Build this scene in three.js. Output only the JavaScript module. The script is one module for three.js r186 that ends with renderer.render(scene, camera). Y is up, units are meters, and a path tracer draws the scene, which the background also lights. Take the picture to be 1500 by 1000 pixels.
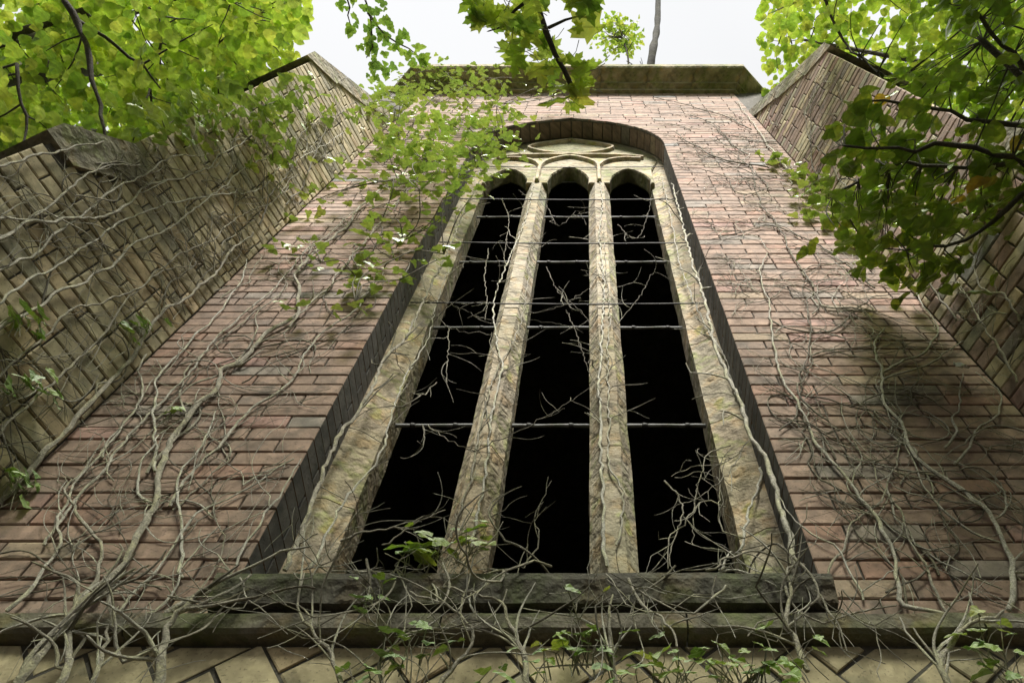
import * as THREE from 'three';
import { mergeGeometries } from 'three/addons/utils/BufferGeometryUtils.js';

// ---------------------------------------------------------------- camera, sky, sun, exposure
const scene = new THREE.Scene();
const PITCH = 62.8 * Math.PI / 180, PS = Math.sin(PITCH), PC = Math.cos(PITCH), FP = 1167.5, CX = 862, CY = 1.5, CZ = 1.405;
const camera = new THREE.PerspectiveCamera(2 * Math.atan(500 / FP) * 180 / Math.PI, 1.5, 0.05, 400);
camera.position.set(0, CY, CZ);
camera.rotation.set(PITCH, 0, 0);
camera.setViewOffset(1500, 1000, -112, 0, 1500, 1000);
const renderer = new THREE.WebGLRenderer({ antialias: true });
renderer.setSize(1024, 682);
renderer.toneMapping = THREE.LinearToneMapping;
renderer.toneMappingExposure = 4.3;
renderer.shadowMap.enabled = true;

const skyNoise = (x, y, z) => { let s = 0, w = .5; for (let o = 0; o < 4; o++) { s += w * (.5 + .5 * Math.sin(x * 1.7 + Math.sin(y * 1.3 + o) * 1.6) * Math.sin(z * 1.9 + Math.sin(x * 1.1 - o) * 1.4)); x *= 1.9; y *= 1.9; z *= 1.9; w *= .5; } return s; };
const SUN = new THREE.Vector3(0.03, 0.80, 0.56).normalize();
{
  const W = 256, H = 128, d = new Float32Array(W * H * 4);
  for (let j = 0; j < H; j++) for (let i = 0; i < W; i++) {
    const el = ((j + .5) / H - .5) * Math.PI, az = ((i + .5) / W - .5) * 2 * Math.PI;
    const v = new THREE.Vector3(Math.cos(el) * Math.cos(az), Math.sin(el), Math.cos(el) * Math.sin(az));
    const up = Math.max(0, v.y), g = Math.pow(Math.max(0, v.dot(SUN)), 6);
    const cl = skyNoise(v.x * 2.2, v.y * 2.2, v.z * 2.2) - .5, L = (0.218 * (0.78 + 0.22 * up) + 0.05 * g) * (1 + .16 * cl);
    d.set([L * 0.985, L * 0.995, L * 1.01, 1], (j * W + i) * 4);
  }
  const t = new THREE.DataTexture(d, W, H, THREE.RGBAFormat, THREE.FloatType);
  t.mapping = THREE.EquirectangularReflectionMapping; t.magFilter = THREE.LinearFilter; t.needsUpdate = true;
  scene.background = t; scene.environment = t;
}
const sun = new THREE.DirectionalLight(new THREE.Color(1, 0.965, 0.90), 3.3);
sun.position.copy(SUN).multiplyScalar(30); sun.target.position.set(0, 4, 0);
sun.castShadow = true; sun.shadow.radius = 32; sun.shadow.mapSize.set(2048, 2048);
Object.assign(sun.shadow.camera, { left: -12, right: 12, top: 12, bottom: -12, near: 1, far: 60 });
scene.add(sun, sun.target);

// ---------------------------------------------------------------- helpers
const V = (x, y, z) => new THREE.Vector3(x, y, z);
function rngOf(seed) { let a = seed >>> 0; return () => { a = (a + 0x6D2B79F5) | 0; let t = Math.imul(a ^ (a >>> 15), 1 | a); t = (t + Math.imul(t ^ (t >>> 7), 61 | t)) ^ t; return ((t ^ (t >>> 14)) >>> 0) / 4294967296; }; }
const R = rngOf(20240611);
const rr = (a, b) => a + (b - a) * R();
const pick = (a) => a[Math.floor(R() * a.length)];
const lerp = (a, b, t) => a + (b - a) * t;
const sstep = (a, b, x) => { const t = Math.min(1, Math.max(0, (x - a) / (b - a))); return t * t * (3 - 2 * t); };
const counts = {};
function numbered(n) { counts[n] = (counts[n] ?? -1) + 1; return counts[n] ? `${n}_${String(counts[n]).padStart(3, '0')}` : n; }
function mesh(name, geo, mat, parent) { const m = new THREE.Mesh(geo, mat); m.name = name; m.castShadow = m.receiveShadow = true; parent.add(m); return m; }
function thing(name, label, category, group, pos = [0, 0, 0]) {
  const g = new THREE.Group(); g.name = numbered(name); g.position.set(...pos);
  g.userData = { label, category }; if (group) g.userData.group = group;
  scene.add(g); return g;
}
// a photo pixel (1500 x 1000) gives a direction only; the surface it lies on gives the distance
const rayDir = (px, py) => { const a = px - CX, b = 500 - py; return V(a, b * PC + FP * PS, b * PS - FP * PC).normalize(); };
const CAM = V(0, CY, CZ);
const atRange = (px, py, r) => rayDir(px, py).multiplyScalar(r).add(CAM);
function project(p) { const x = p.x, y = p.y - CY, z = p.z - CZ; const w = y * PS - z * PC; return w > 0 ? [CX + FP * x / w, 500 - FP * (y * PC + z * PS) / w, w] : null; }
function onPlane(px, py, o, n, off = 0) { const d = rayDir(px, py); const t = (o.clone().addScaledVector(n, off).sub(CAM)).dot(n) / d.dot(n); return d.multiplyScalar(t).add(CAM); }

// value noise, 3D
function h3(x, y, z) { let n = Math.imul(x, 374761393) + Math.imul(y, 668265263) + Math.imul(z, 2147483647 ^ 0x5bd1e995); n = Math.imul(n ^ (n >>> 13), 1274126177); return ((n ^ (n >>> 16)) >>> 0) / 4294967295; }
function noise(x, y, z) {
  const i = Math.floor(x), j = Math.floor(y), k = Math.floor(z); let f = x - i, g = y - j, h = z - k;
  f = f * f * (3 - 2 * f); g = g * g * (3 - 2 * g); h = h * h * (3 - 2 * h);
  const L = (a, b, t) => a + (b - a) * t;
  return L(L(L(h3(i, j, k), h3(i + 1, j, k), f), L(h3(i, j + 1, k), h3(i + 1, j + 1, k), f), g), L(L(h3(i, j, k + 1), h3(i + 1, j, k + 1), f), L(h3(i, j + 1, k + 1), h3(i + 1, j + 1, k + 1), f), g), h);
}
const fbm = (x, y, z, o = 4) => { let s = 0, a = .5, t = 0; for (let i = 0; i < o; i++) { s += a * noise(x, y, z); t += a; a *= .5; x = x * 2.03 + 7.1; y = y * 2.03 + 3.7; z = z * 2.03 + 1.3; } return s / t; };

// tileable texture: fn(u, v) -> [r, g, b] linear-ish 0..1 ; periodic noise helper
function pnoise(u, v, n, seed) {
  const x = u * n, y = v * n, i = Math.floor(x), j = Math.floor(y); let f = x - i, g = y - j; f = f * f * (3 - 2 * f); g = g * g * (3 - 2 * g);
  const m = (a) => ((a % n) + n) % n, H = (a, b) => h3(m(a), m(b), seed);
  return lerp(lerp(H(i, j), H(i + 1, j), f), lerp(H(i, j + 1), H(i + 1, j + 1), f), g);
}
const pf = (u, v, n, seed, o = 5) => { let s = 0, a = .5, t = 0; for (let k = 0; k < o; k++) { s += a * pnoise(u, v, n << k, seed + k); t += a; a *= .55; } return s / t; };
function tex(size, fn, srgb, metres) {
  const d = new Uint8Array(size * size * 4);
  for (let j = 0; j < size; j++) for (let i = 0; i < size; i++) { const c = fn(i / size, j / size); for (let k = 0; k < 3; k++) d[(j * size + i) * 4 + k] = Math.max(0, Math.min(255, c[k] * 255)); d[(j * size + i) * 4 + 3] = 255; }
  const t = new THREE.DataTexture(d, size, size); t.wrapS = t.wrapT = THREE.RepeatWrapping; t.magFilter = THREE.LinearFilter; t.minFilter = THREE.LinearMipmapLinearFilter; t.generateMipmaps = true;
  if (srgb) t.colorSpace = THREE.SRGBColorSpace; t.repeat.set(1 / metres, 1 / metres); t.needsUpdate = true; return t;
}
const gray = (f) => (u, v) => { const x = f(u, v); return [x, x, x]; };
// brick: pores, drag marks, pale lime bloom and dark soot specks
const brickMap = tex(512, (u, v) => {
  const a = pf(u, v, 4, 11), b = pf(u, v, 24, 21, 4), sp = pnoise(u, v, 128, 31), soot = sstep(.55, .72, pf(u, v, 9, 41)), lime = sstep(.6, .74, pf(u, v, 12, 51));
  let s = .86 + .22 * (a - .5) + .28 * (b - .5) - (sp > .86 ? .16 : 0); s -= .11 * soot; s += .10 * lime;
  return [s, s + .015 * soot, s + .02 * soot + .01 * lime];
}, true, .62);
const brickBump = tex(512, gray((u, v) => .5 + .6 * (pf(u, v, 20, 21, 4) - .5) + .25 * (pnoise(u, v, 128, 31) - .5) - .5 * sstep(.66, .75, pf(u, v, 16, 61))), false, .62);
const stoneMap = tex(512, (u, v) => {
  const a = pf(u, v, 3, 71), b = pf(u, v, 20, 81, 4), moss = sstep(.50, .66, pf(u, v, 6, 91)), rust = sstep(.58, .72, pf(u, v, 5, 97)), dk = sstep(.58, .70, pf(u, v, 11, 101));
  let s = .86 + .26 * (a - .5) + .26 * (b - .5) - .13 * dk;
  return [s * (1 - .10 * moss) + .03 * rust, s * (1 - .04 * moss) - .02 * rust, s * (1 - .20 * moss - .10 * rust)];
}, true, .55);
const stoneBump = tex(512, gray((u, v) => .5 + .8 * (pf(u, v, 7, 81, 5) - .5) + .5 * (Math.abs(pf(u, v, 12, 111) - .5) * 2 - .2)), false, .55);
const barkMap = tex(256, (u, v) => { const s = .78 + .5 * (pf(u, v, 12, 131) - .5) + .25 * (pnoise(u, v, 64, 141) - .5), m = sstep(.55, .7, pf(u, v, 5, 151)); return [s, s * (1 + .01 * m), s * (1 - .07 * m)]; }, true, .2);
const leafMap = tex(256, (u, v) => { const s = .86 + .34 * (pf(u, v, 5, 161) - .5), m = sstep(.62, .72, pf(u, v, 14, 171, 3)); return [s + .05 * m, s, s - .1 * m]; }, true, .12);

const std = (o) => new THREE.MeshStandardMaterial(o);
const lin = (r, g, b) => new THREE.Color().setRGB(r, g, b);
const M = {
  brick: std({ vertexColors: true, map: brickMap, bumpMap: brickBump, bumpScale: .0012, roughness: .9 }),
  mortar: std({ color: lin(.105, .095, .080), map: brickMap, bumpMap: brickBump, bumpScale: .004, roughness: .97 }),
  stone: std({ vertexColors: true, map: stoneMap, bumpMap: stoneBump, bumpScale: .017, roughness: .93 }),
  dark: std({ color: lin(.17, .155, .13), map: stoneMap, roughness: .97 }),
  iron: std({ color: lin(.20, .20, .20), map: stoneMap, roughness: .8, metalness: .1 }),
  rod: std({ color: lin(.035, .032, .03), map: stoneMap, roughness: .7, metalness: .3 }),
  vine: [[.53, .49, .415], [.41, .37, .30], [.60, .565, .49], [.20, .175, .135]].map((c) => std({ color: lin(...c), map: barkMap, bumpMap: barkMap, bumpScale: .003, roughness: .9 })),
  bark: std({ color: lin(.075, .062, .048), map: barkMap, bumpMap: barkMap, bumpScale: .004, roughness: .95 }),
  greybark: std({ color: lin(.10, .092, .085), map: barkMap, bumpMap: barkMap, bumpScale: .004, roughness: .95 }),
  soil: std({ color: lin(.055, .045, .03), map: stoneMap, bumpMap: stoneBump, bumpScale: .02, roughness: 1 }),
  paper: std({ color: lin(.62, .62, .60), roughness: .8 }),
};
const leafMat = (r, g, b, t = .5, rough = .55) => new THREE.MeshPhysicalMaterial({ color: lin(r, g, b), map: leafMap, transmission: t, thickness: 0, roughness: rough, side: THREE.DoubleSide });

// a brick or block: four corners (u, v) counter-clockwise, front at height f along n, running back dpt
function quadBrick(fr, c, f, dpt, col, opt = {}) {
  const bev = opt.bev ?? .0026, rough = opt.rough ?? .0007;
  const N = c.length, cu = c.reduce((s, p) => s + p[0], 0) / N, cv = c.reduce((s, p) => s + p[1], 0) / N;
  const P = (u, v, w) => fr.o.clone().addScaledVector(fr.u, u).addScaledVector(fr.v, v).addScaledVector(fr.n, w);
  const ring = (ins, w, jit) => c.map(([u, v]) => { const du = cu - u, dv = cv - v; return [u + Math.sign(du) * Math.min(ins * (1 + jit * R()), Math.abs(du) * .8), v + Math.sign(dv) * Math.min(ins * (1 + jit * R()), Math.abs(dv) * .8), w + (jit ? rr(-rough, rough) : 0)]; });
  const chip = R() < .10 ? 2.4 : .5;
  const A = ring(bev, f, chip), B = ring(0, f - bev, .0), C = ring(0, f - dpt, 0);
  const pos = [], uv = [], colr = []; const side = opt.side ?? [];
  const tri = (p, q, r, cc, w) => { for (const t of [p, q, r]) { const X = P(...t); pos.push(X.x, X.y, X.z); uv.push(t[0] + (opt.ou ?? 0) + (w ? t[2] : 0), t[1] + (opt.ov ?? 0) + (w ? t[2] * .3 : 0)); colr.push(...cc); } };
  // front face as a small fan so that it is not dead flat
  const mid = [cu + rr(-.02, .02), cv, f + rr(-.0004, .0009)];
  for (let i = 0; i < N; i++) { const j = (i + 1) % N; tri(A[i], A[j], mid, col); tri(B[i], B[j], A[j], col); tri(B[i], A[j], A[i], col); const sc = side[i] ?? col; tri(C[i], C[j], B[j], sc, 1); tri(C[i], B[j], B[i], sc, 1); }
  const g = new THREE.BufferGeometry();
  g.setAttribute('position', new THREE.Float32BufferAttribute(pos, 3)); g.setAttribute('uv', new THREE.Float32BufferAttribute(uv, 2)); g.setAttribute('color', new THREE.Float32BufferAttribute(colr, 3));
  g.computeVertexNormals(); g.userData.centre = P(cu, cv, f); return g;
}
// keep the 300 that show largest as parts of their own, join the rest
function asParts(geos, partName, restName, mat, parent, limit = 300) {
  const show = (g) => { const q = project(g.userData.centre); if (!q) return -1; const inside = q[0] > -80 && q[0] < 1580 && q[1] > -60 && q[1] < 1060; return (inside ? 10 : 0) + 1 / q[2]; };
  geos.sort((a, b) => show(b) - show(a));
  geos.slice(0, limit).forEach((g, i) => mesh(i ? `${partName}_${String(i).padStart(3, '0')}` : partName, g, mat, parent));
  if (geos.length > limit) mesh(restName, mergeGeometries(geos.slice(limit)), mat, parent).userData.kind = 'stuff';
}
function plainBox(x0, x1, y0, y1, z0, z1) { const g = new THREE.BoxGeometry(x1 - x0, y1 - y0, z1 - z0); g.translate((x0 + x1) / 2, (y0 + y1) / 2, (z0 + z1) / 2); return metreUV(g); }
function metreUV(g) { // box-mapped uv in metres
  if (g.index) { const t = g.toNonIndexed(); g.dispose(); g = t; }
  const p = g.attributes.position, n = g.attributes.normal, uv = new Float32Array(p.count * 2);
  for (let i = 0; i < p.count; i++) { const ax = Math.abs(n.getX(i)), ay = Math.abs(n.getY(i)), az = Math.abs(n.getZ(i)); if (ay > ax && ay > az) uv.set([p.getX(i), p.getZ(i)], i * 2); else if (ax > az) uv.set([p.getZ(i), p.getY(i)], i * 2); else uv.set([p.getX(i), p.getY(i)], i * 2); }
  g.setAttribute('uv', new THREE.BufferAttribute(uv, 2)); return g;
}
function paint(g, fn) { const p = g.attributes.position, c = new Float32Array(p.count * 3); for (let i = 0; i < p.count; i++) c.set(fn(p.getX(i), p.getY(i), p.getZ(i)), i * 3); g.setAttribute('color', new THREE.BufferAttribute(c, 3)); return g; }

// sweep of a section (list of [a, b]) along stations; station -> (a, b) => Vector3 ; faces rough-hewn by noise
function sweep(stations, section, amp, closed = true, caps = true) {
  const n = section.length, pos = [], uv = [], idx = []; let len = 0; const per = [0]; for (let i = 1; i <= n; i++) { const a = section[i - 1], b = section[i % n]; per.push(per[i - 1] + Math.hypot(a[0] - b[0], a[1] - b[1])); }
  const cols = closed ? n + 1 : n; let prev = null;
  stations.forEach((st, k) => {
    const c0 = st(0, 0); if (prev) len += c0.distanceTo(prev); prev = c0;
    for (let i = 0; i < cols; i++) { const [a, b] = section[i % n]; const p = st(a, b); const q = 1 + 0; const d = V(fbm(p.x * 14, p.y * 6, p.z * 14 + 3, 4) - .5, (fbm(p.x * 9, p.y * 9, p.z * 9 + 40) - .5) * .3, fbm(p.x * 14 + 20, p.y * 6, p.z * 14, 4) - .5).multiplyScalar(amp * 2 * q); p.add(d); pos.push(p.x, p.y, p.z); uv.push(per[i], len); }
  });
  const m = stations.length;
  for (let k = 0; k < m - 1; k++) for (let i = 0; i < cols - 1; i++) { const a = k * cols + i, b = a + 1, c = a + cols, d = c + 1; idx.push(a, b, d, a, d, c); }
  if (caps && closed) for (const [k, fl] of [[0, 1], [m - 1, 0]]) for (let i = 1; i < n - 1; i++) { const a = k * cols, b = a + i, c = a + i + 1; fl ? idx.push(a, c, b) : idx.push(a, b, c); }
  const g = new THREE.BufferGeometry(); g.setAttribute('position', new THREE.Float32BufferAttribute(pos, 3)); g.setAttribute('uv', new THREE.Float32BufferAttribute(uv, 2)); g.setIndex(idx);
  const f = g.toNonIndexed(); f.computeVertexNormals(); return f;
}

// tube with tapering, slightly knobbly radius
function tube(pts, r0, r1, sides = 5, knob = .25) {
  const n = pts.length, pos = [], uv = [], idx = []; let nrm = null, len = 0;
  for (let i = 0; i < n; i++) {
    const t = pts[Math.min(n - 1, i + 1)].clone().sub(pts[Math.max(0, i - 1)]).normalize();
    if (!nrm) { nrm = Math.abs(t.y) < .9 ? V(0, 1, 0) : V(1, 0, 0); }
    nrm.addScaledVector(t, -nrm.dot(t)).normalize(); const bn = t.clone().cross(nrm);
    if (i) len += pts[i].distanceTo(pts[i - 1]);
    const k = i / (n - 1), r = lerp(r0, r1, k) * (1 + knob * (fbm(pts[i].x * 31, pts[i].y * 31, pts[i].z * 31 + 9, 2) - .5) * 2);
    for (let j = 0; j <= sides; j++) { const a = j / sides * Math.PI * 2; const rj = r * (1 + .12 * Math.sin(a * 2 + len * 20)); const p = pts[i].clone().addScaledVector(nrm, Math.cos(a) * rj).addScaledVector(bn, Math.sin(a) * rj); pos.push(p.x, p.y, p.z); uv.push(j / sides * .06, len); }
  }
  const c = sides + 1; for (let i = 0; i < n - 1; i++) for (let j = 0; j < sides; j++) { const a = i * c + j; idx.push(a, a + c, a + 1, a + 1, a + c, a + c + 1); }
  for (const [i, k, s, rad] of [[0, 1, 0, r0], [n - 1, n - 2, 1, r1]]) { const e = pts[i].clone().add(pts[i].clone().sub(pts[k]).normalize().multiplyScalar(rad * (s ? 3 : .8))), m = pos.length / 3; pos.push(e.x, e.y, e.z); uv.push(.03, s ? len + .01 : -.01); for (let j = 0; j < sides; j++) { const a = i * c + j; s ? idx.push(a, m, a + 1) : idx.push(a, a + 1, m); } }
  const g = new THREE.BufferGeometry(); g.setAttribute('position', new THREE.Float32BufferAttribute(pos, 3)); g.setAttribute('uv', new THREE.Float32BufferAttribute(uv, 2)); g.setIndex(idx); g.computeVertexNormals(); return g;
}
const smooth = (pts, step) => { const c = new THREE.CatmullRomCurve3(pts, false, 'centripetal'); return c.getSpacedPoints(Math.max(2, Math.ceil(c.getLength() / step))); };

// ---------------------------------------------------------------- ground
{
  const g = new THREE.PlaneGeometry(300, 300, 60, 60); g.rotateX(-Math.PI / 2); const m = mesh('ground', metreUV(g), M.soil, scene); m.userData.kind = 'structure';
}

// ---------------------------------------------------------------- the church
const church = thing('church_building', 'derelict brick church apse wall with tall three-light pointed window and stepped buttresses', 'church');
const XL = -1.63, XR = 1.42, XC = -.1455, HW = .712, SPR = 5.99 + CY, APX = 6.874 + CY, ARC = .905, ACO = ARC - HW;
const SILL = 1.42 + CY, BELT0 = 1.268 + CY, BELT1 = 1.332 + CY, COR = 8.03 + CY, PITCHV = .067, BL = .2143;
const halfAt = (y, ins = 0) => { if (y <= SPR) return HW - ins; const r = ARC - ins, d = r * r - (y - SPR) ** 2; return d <= 0 ? 0 : Math.max(0, Math.sqrt(d) - ACO); };
const apexAt = (ins) => SPR + Math.sqrt((ARC - ins) ** 2 - ACO ** 2);
function archPath(ins, y0) { // outline points of the opening, left foot over the apex to right foot, with inward normals
  const out = []; const r = ARC - ins, top = Math.acos(ACO / r);
  for (let y = y0; y < SPR - .02; y += .07) out.push([-(HW - ins), y, 1, 0]);
  const N = 14; for (let i = 0; i <= N; i++) { const a = top * i / N; out.push([ACO - r * Math.cos(a), SPR + r * Math.sin(a), Math.cos(a), -Math.sin(a)]); }
  const L = out.length; for (let i = L - 2; i >= 0; i--) out.push([-out[i][0], out[i][1], -out[i][2], out[i][3]]);
  return out;
}
const facade = { o: V(0, 0, 0), u: V(1, 0, 0), v: V(0, 1, 0), n: V(0, 0, 1) };
const redBrick = () => { const k = R(); let c = k < .58 ? [.305, .208, .156] : k < .78 ? [.28, .20, .156] : k < .86 ? [.335, .203, .148] : k < .91 ? [.265, .218, .18] : k < .965 ? [.36, .27, .19] : k < .99 ? [.36, .22, .18] : [.25, .235, .22]; const s = rr(.92, 1.07); return c.map((v) => v * s); };
const buffBrick = () => { const k = R(); let c = k < .5 ? [.41, .345, .215] : k < .75 ? [.375, .325, .205] : k < .9 ? [.43, .335, .205] : [.32, .29, .205]; const s = rr(.95, 1.25); return c.map((v) => v * s); };

// front wall: mortar bed with the opening cut out, bricks proud of it
{
  const s = new THREE.Shape(); s.moveTo(XL - .45, 0); s.lineTo(XR + .45, 0); s.lineTo(XR + .45, COR + .15); s.lineTo(XL - .45, COR + .15); s.closePath();
  const h = new THREE.Path(); const pts = archPath(-.008, SILL - .06).map(([x, y]) => new THREE.Vector2(x + XC, y)); h.setFromPoints(pts.reverse()); s.holes.push(h);
  const g = new THREE.ExtrudeGeometry(s, { depth: .34, bevelEnabled: false }); g.translate(0, 0, -.349);
  const wall = mesh('front_wall', metreUV(g), M.mortar, church);
  const geos = []; const J = .0062;
  const y0 = BELT1 + .004, rows = Math.floor((COR - y0) / PITCHV);
  for (let k = 0; k <= rows; k++) {
    const v0 = y0 + k * PITCHV, v1 = Math.min(v0 + PITCHV - J, COR + .02); if (v1 - v0 < .02) continue;
    const spans = []; const a0 = halfAt(v0), a1 = halfAt(v1);
    if (v0 > SILL - .07 && a0 > 0) spans.push([XL, XL, XC - a0, XC - a1, 1], [XC + a0, XC + a1, XR, XR, 2]);
    else if (v1 > SILL - .09 && v0 < SPR) spans.push([XL, XL, -.88, -.88, 0], [.58, .58, XR, XR, 0]);
    else spans.push([XL, XL, XR, XR, 0]);
    for (const [l0, l1, r0, r1, edge] of spans) {
      // joints march from the opening's edge (quoin) or the corner
      const lo = Math.max(l0, l1), hi = Math.min(r0, r1); const cuts = []; let x; const off = (k % 2 ? BL : BL / 2);
      if (edge === 1) { x = hi - off; while (x > lo + .03) { cuts.unshift(x + rr(-.006, .006)); x -= R() < .14 ? BL / 2 : BL; } }
      else { x = lo + off; while (x < hi - .03) { cuts.push(x + rr(-.006, .006)); x += R() < .14 ? BL / 2 : BL; } }
      const all = [null, ...cuts, null];
      for (let i = 0; i < all.length - 1; i++) {
        const bl0 = all[i] === null ? l0 : all[i] + J / 2, bl1 = all[i] === null ? l1 : bl0, br0 = all[i + 1] === null ? r0 : all[i + 1] - J / 2, br1 = all[i + 1] === null ? r1 : br0;
        if (Math.min(br0 - bl0, br1 - bl1) < .012) continue;
        const isL = all[i] === null && edge === 2, isR = all[i + 1] === null && edge === 1; const arch = v1 > SPR;
        let col = redBrick(); const jy = rr(-.0012, .0012);
        
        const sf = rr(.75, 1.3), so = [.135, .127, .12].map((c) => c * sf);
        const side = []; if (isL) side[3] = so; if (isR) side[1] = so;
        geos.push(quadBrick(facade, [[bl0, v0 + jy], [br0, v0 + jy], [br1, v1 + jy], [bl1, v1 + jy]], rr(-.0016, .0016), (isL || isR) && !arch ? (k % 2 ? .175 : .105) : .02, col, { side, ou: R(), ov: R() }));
        if ((isL || isR) && !arch && k % 2 === 0) { // closer behind the header in the reveal
          const e = isL ? l0 : r0, w = .05; const cc = isL ? [[e, v0], [e + w, v0], [e + w, v1], [e, v1]] : [[e - w, v0], [e, v0], [e, v1], [e - w, v1]];
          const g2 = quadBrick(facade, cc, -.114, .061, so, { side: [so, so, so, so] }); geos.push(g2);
        }
      }
    }
  }
  asParts(geos, 'brick', 'upper_brickwork', M.brick, wall);

  // soffit of the pointed arch: a ring of bricks on edge behind the face
  const top = Math.acos(ACO / ARC), N = 13, vs = [];
  for (const s2 of [-1, 1]) for (let i = 0; i < N; i++) {
    const a = top * (i + .03) / N, b = top * (i + .93) / N; const q = (r, t) => [XC + s2 * (r * Math.cos(t) - ACO), SPR + r * Math.sin(t)];
    const c = [q(ARC, a), q(ARC + .06, a), q(ARC + .06, b), q(ARC, b)]; if (s2 < 0) c.reverse();
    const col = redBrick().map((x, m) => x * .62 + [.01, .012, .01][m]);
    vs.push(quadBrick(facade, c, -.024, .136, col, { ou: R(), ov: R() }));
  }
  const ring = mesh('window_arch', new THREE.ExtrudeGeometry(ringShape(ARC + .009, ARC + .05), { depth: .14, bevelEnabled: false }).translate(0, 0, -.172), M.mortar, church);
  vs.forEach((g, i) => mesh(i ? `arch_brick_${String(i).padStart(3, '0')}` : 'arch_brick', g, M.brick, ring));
  function ringShape(r0, r1) {
    const s3 = new THREE.Shape(); const P = []; const arc = (r, sgn, f, t) => { for (let i = 0; i <= 12; i++) { const a = lerp(f, t, i / 12); P.push(new THREE.Vector2(XC + sgn * (r * Math.cos(a) - ACO), SPR + r * Math.sin(a))); } };
    const t0 = Math.acos(ACO / r0), t1 = Math.acos(ACO / r1); arc(r0, -1, 0, t0); arc(r0, 1, t0, 0); arc(r1, 1, 0, t1); arc(r1, -1, t1, 0); s3.setFromPoints(P); return s3;
  }
}

// stone colours
const stoneCol = (x, y, z) => { const m = fbm(x * 3.1, y * 2.2, z * 3.1 + 5), w = fbm(x * 9, y * 5, z * 9 + 11); const g = sstep(.48, .62, m), d = sstep(.56, .68, w); return [lerp(.385, .345, g) * (1 - .28 * d), lerp(.325, .305, g) * (1 - .28 * d), lerp(.235, .205, g) * (1 - .25 * d)]; };
const blockCol = () => { const s = rr(.86, 1.12), w = rr(-.015, .015); return (x, y, z) => { const c = stoneCol(x, y, z); return [c[0] * s + w, c[1] * s, c[2] * s - w * .6]; }; };
const darkStone = (x, y, z) => { const m = fbm(x * 6, y * 14, z * 6 + 8), g = sstep(.5, .66, m); return [lerp(.095, .09, g), lerp(.085, .09, g), lerp(.068, .052, g)]; };

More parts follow.
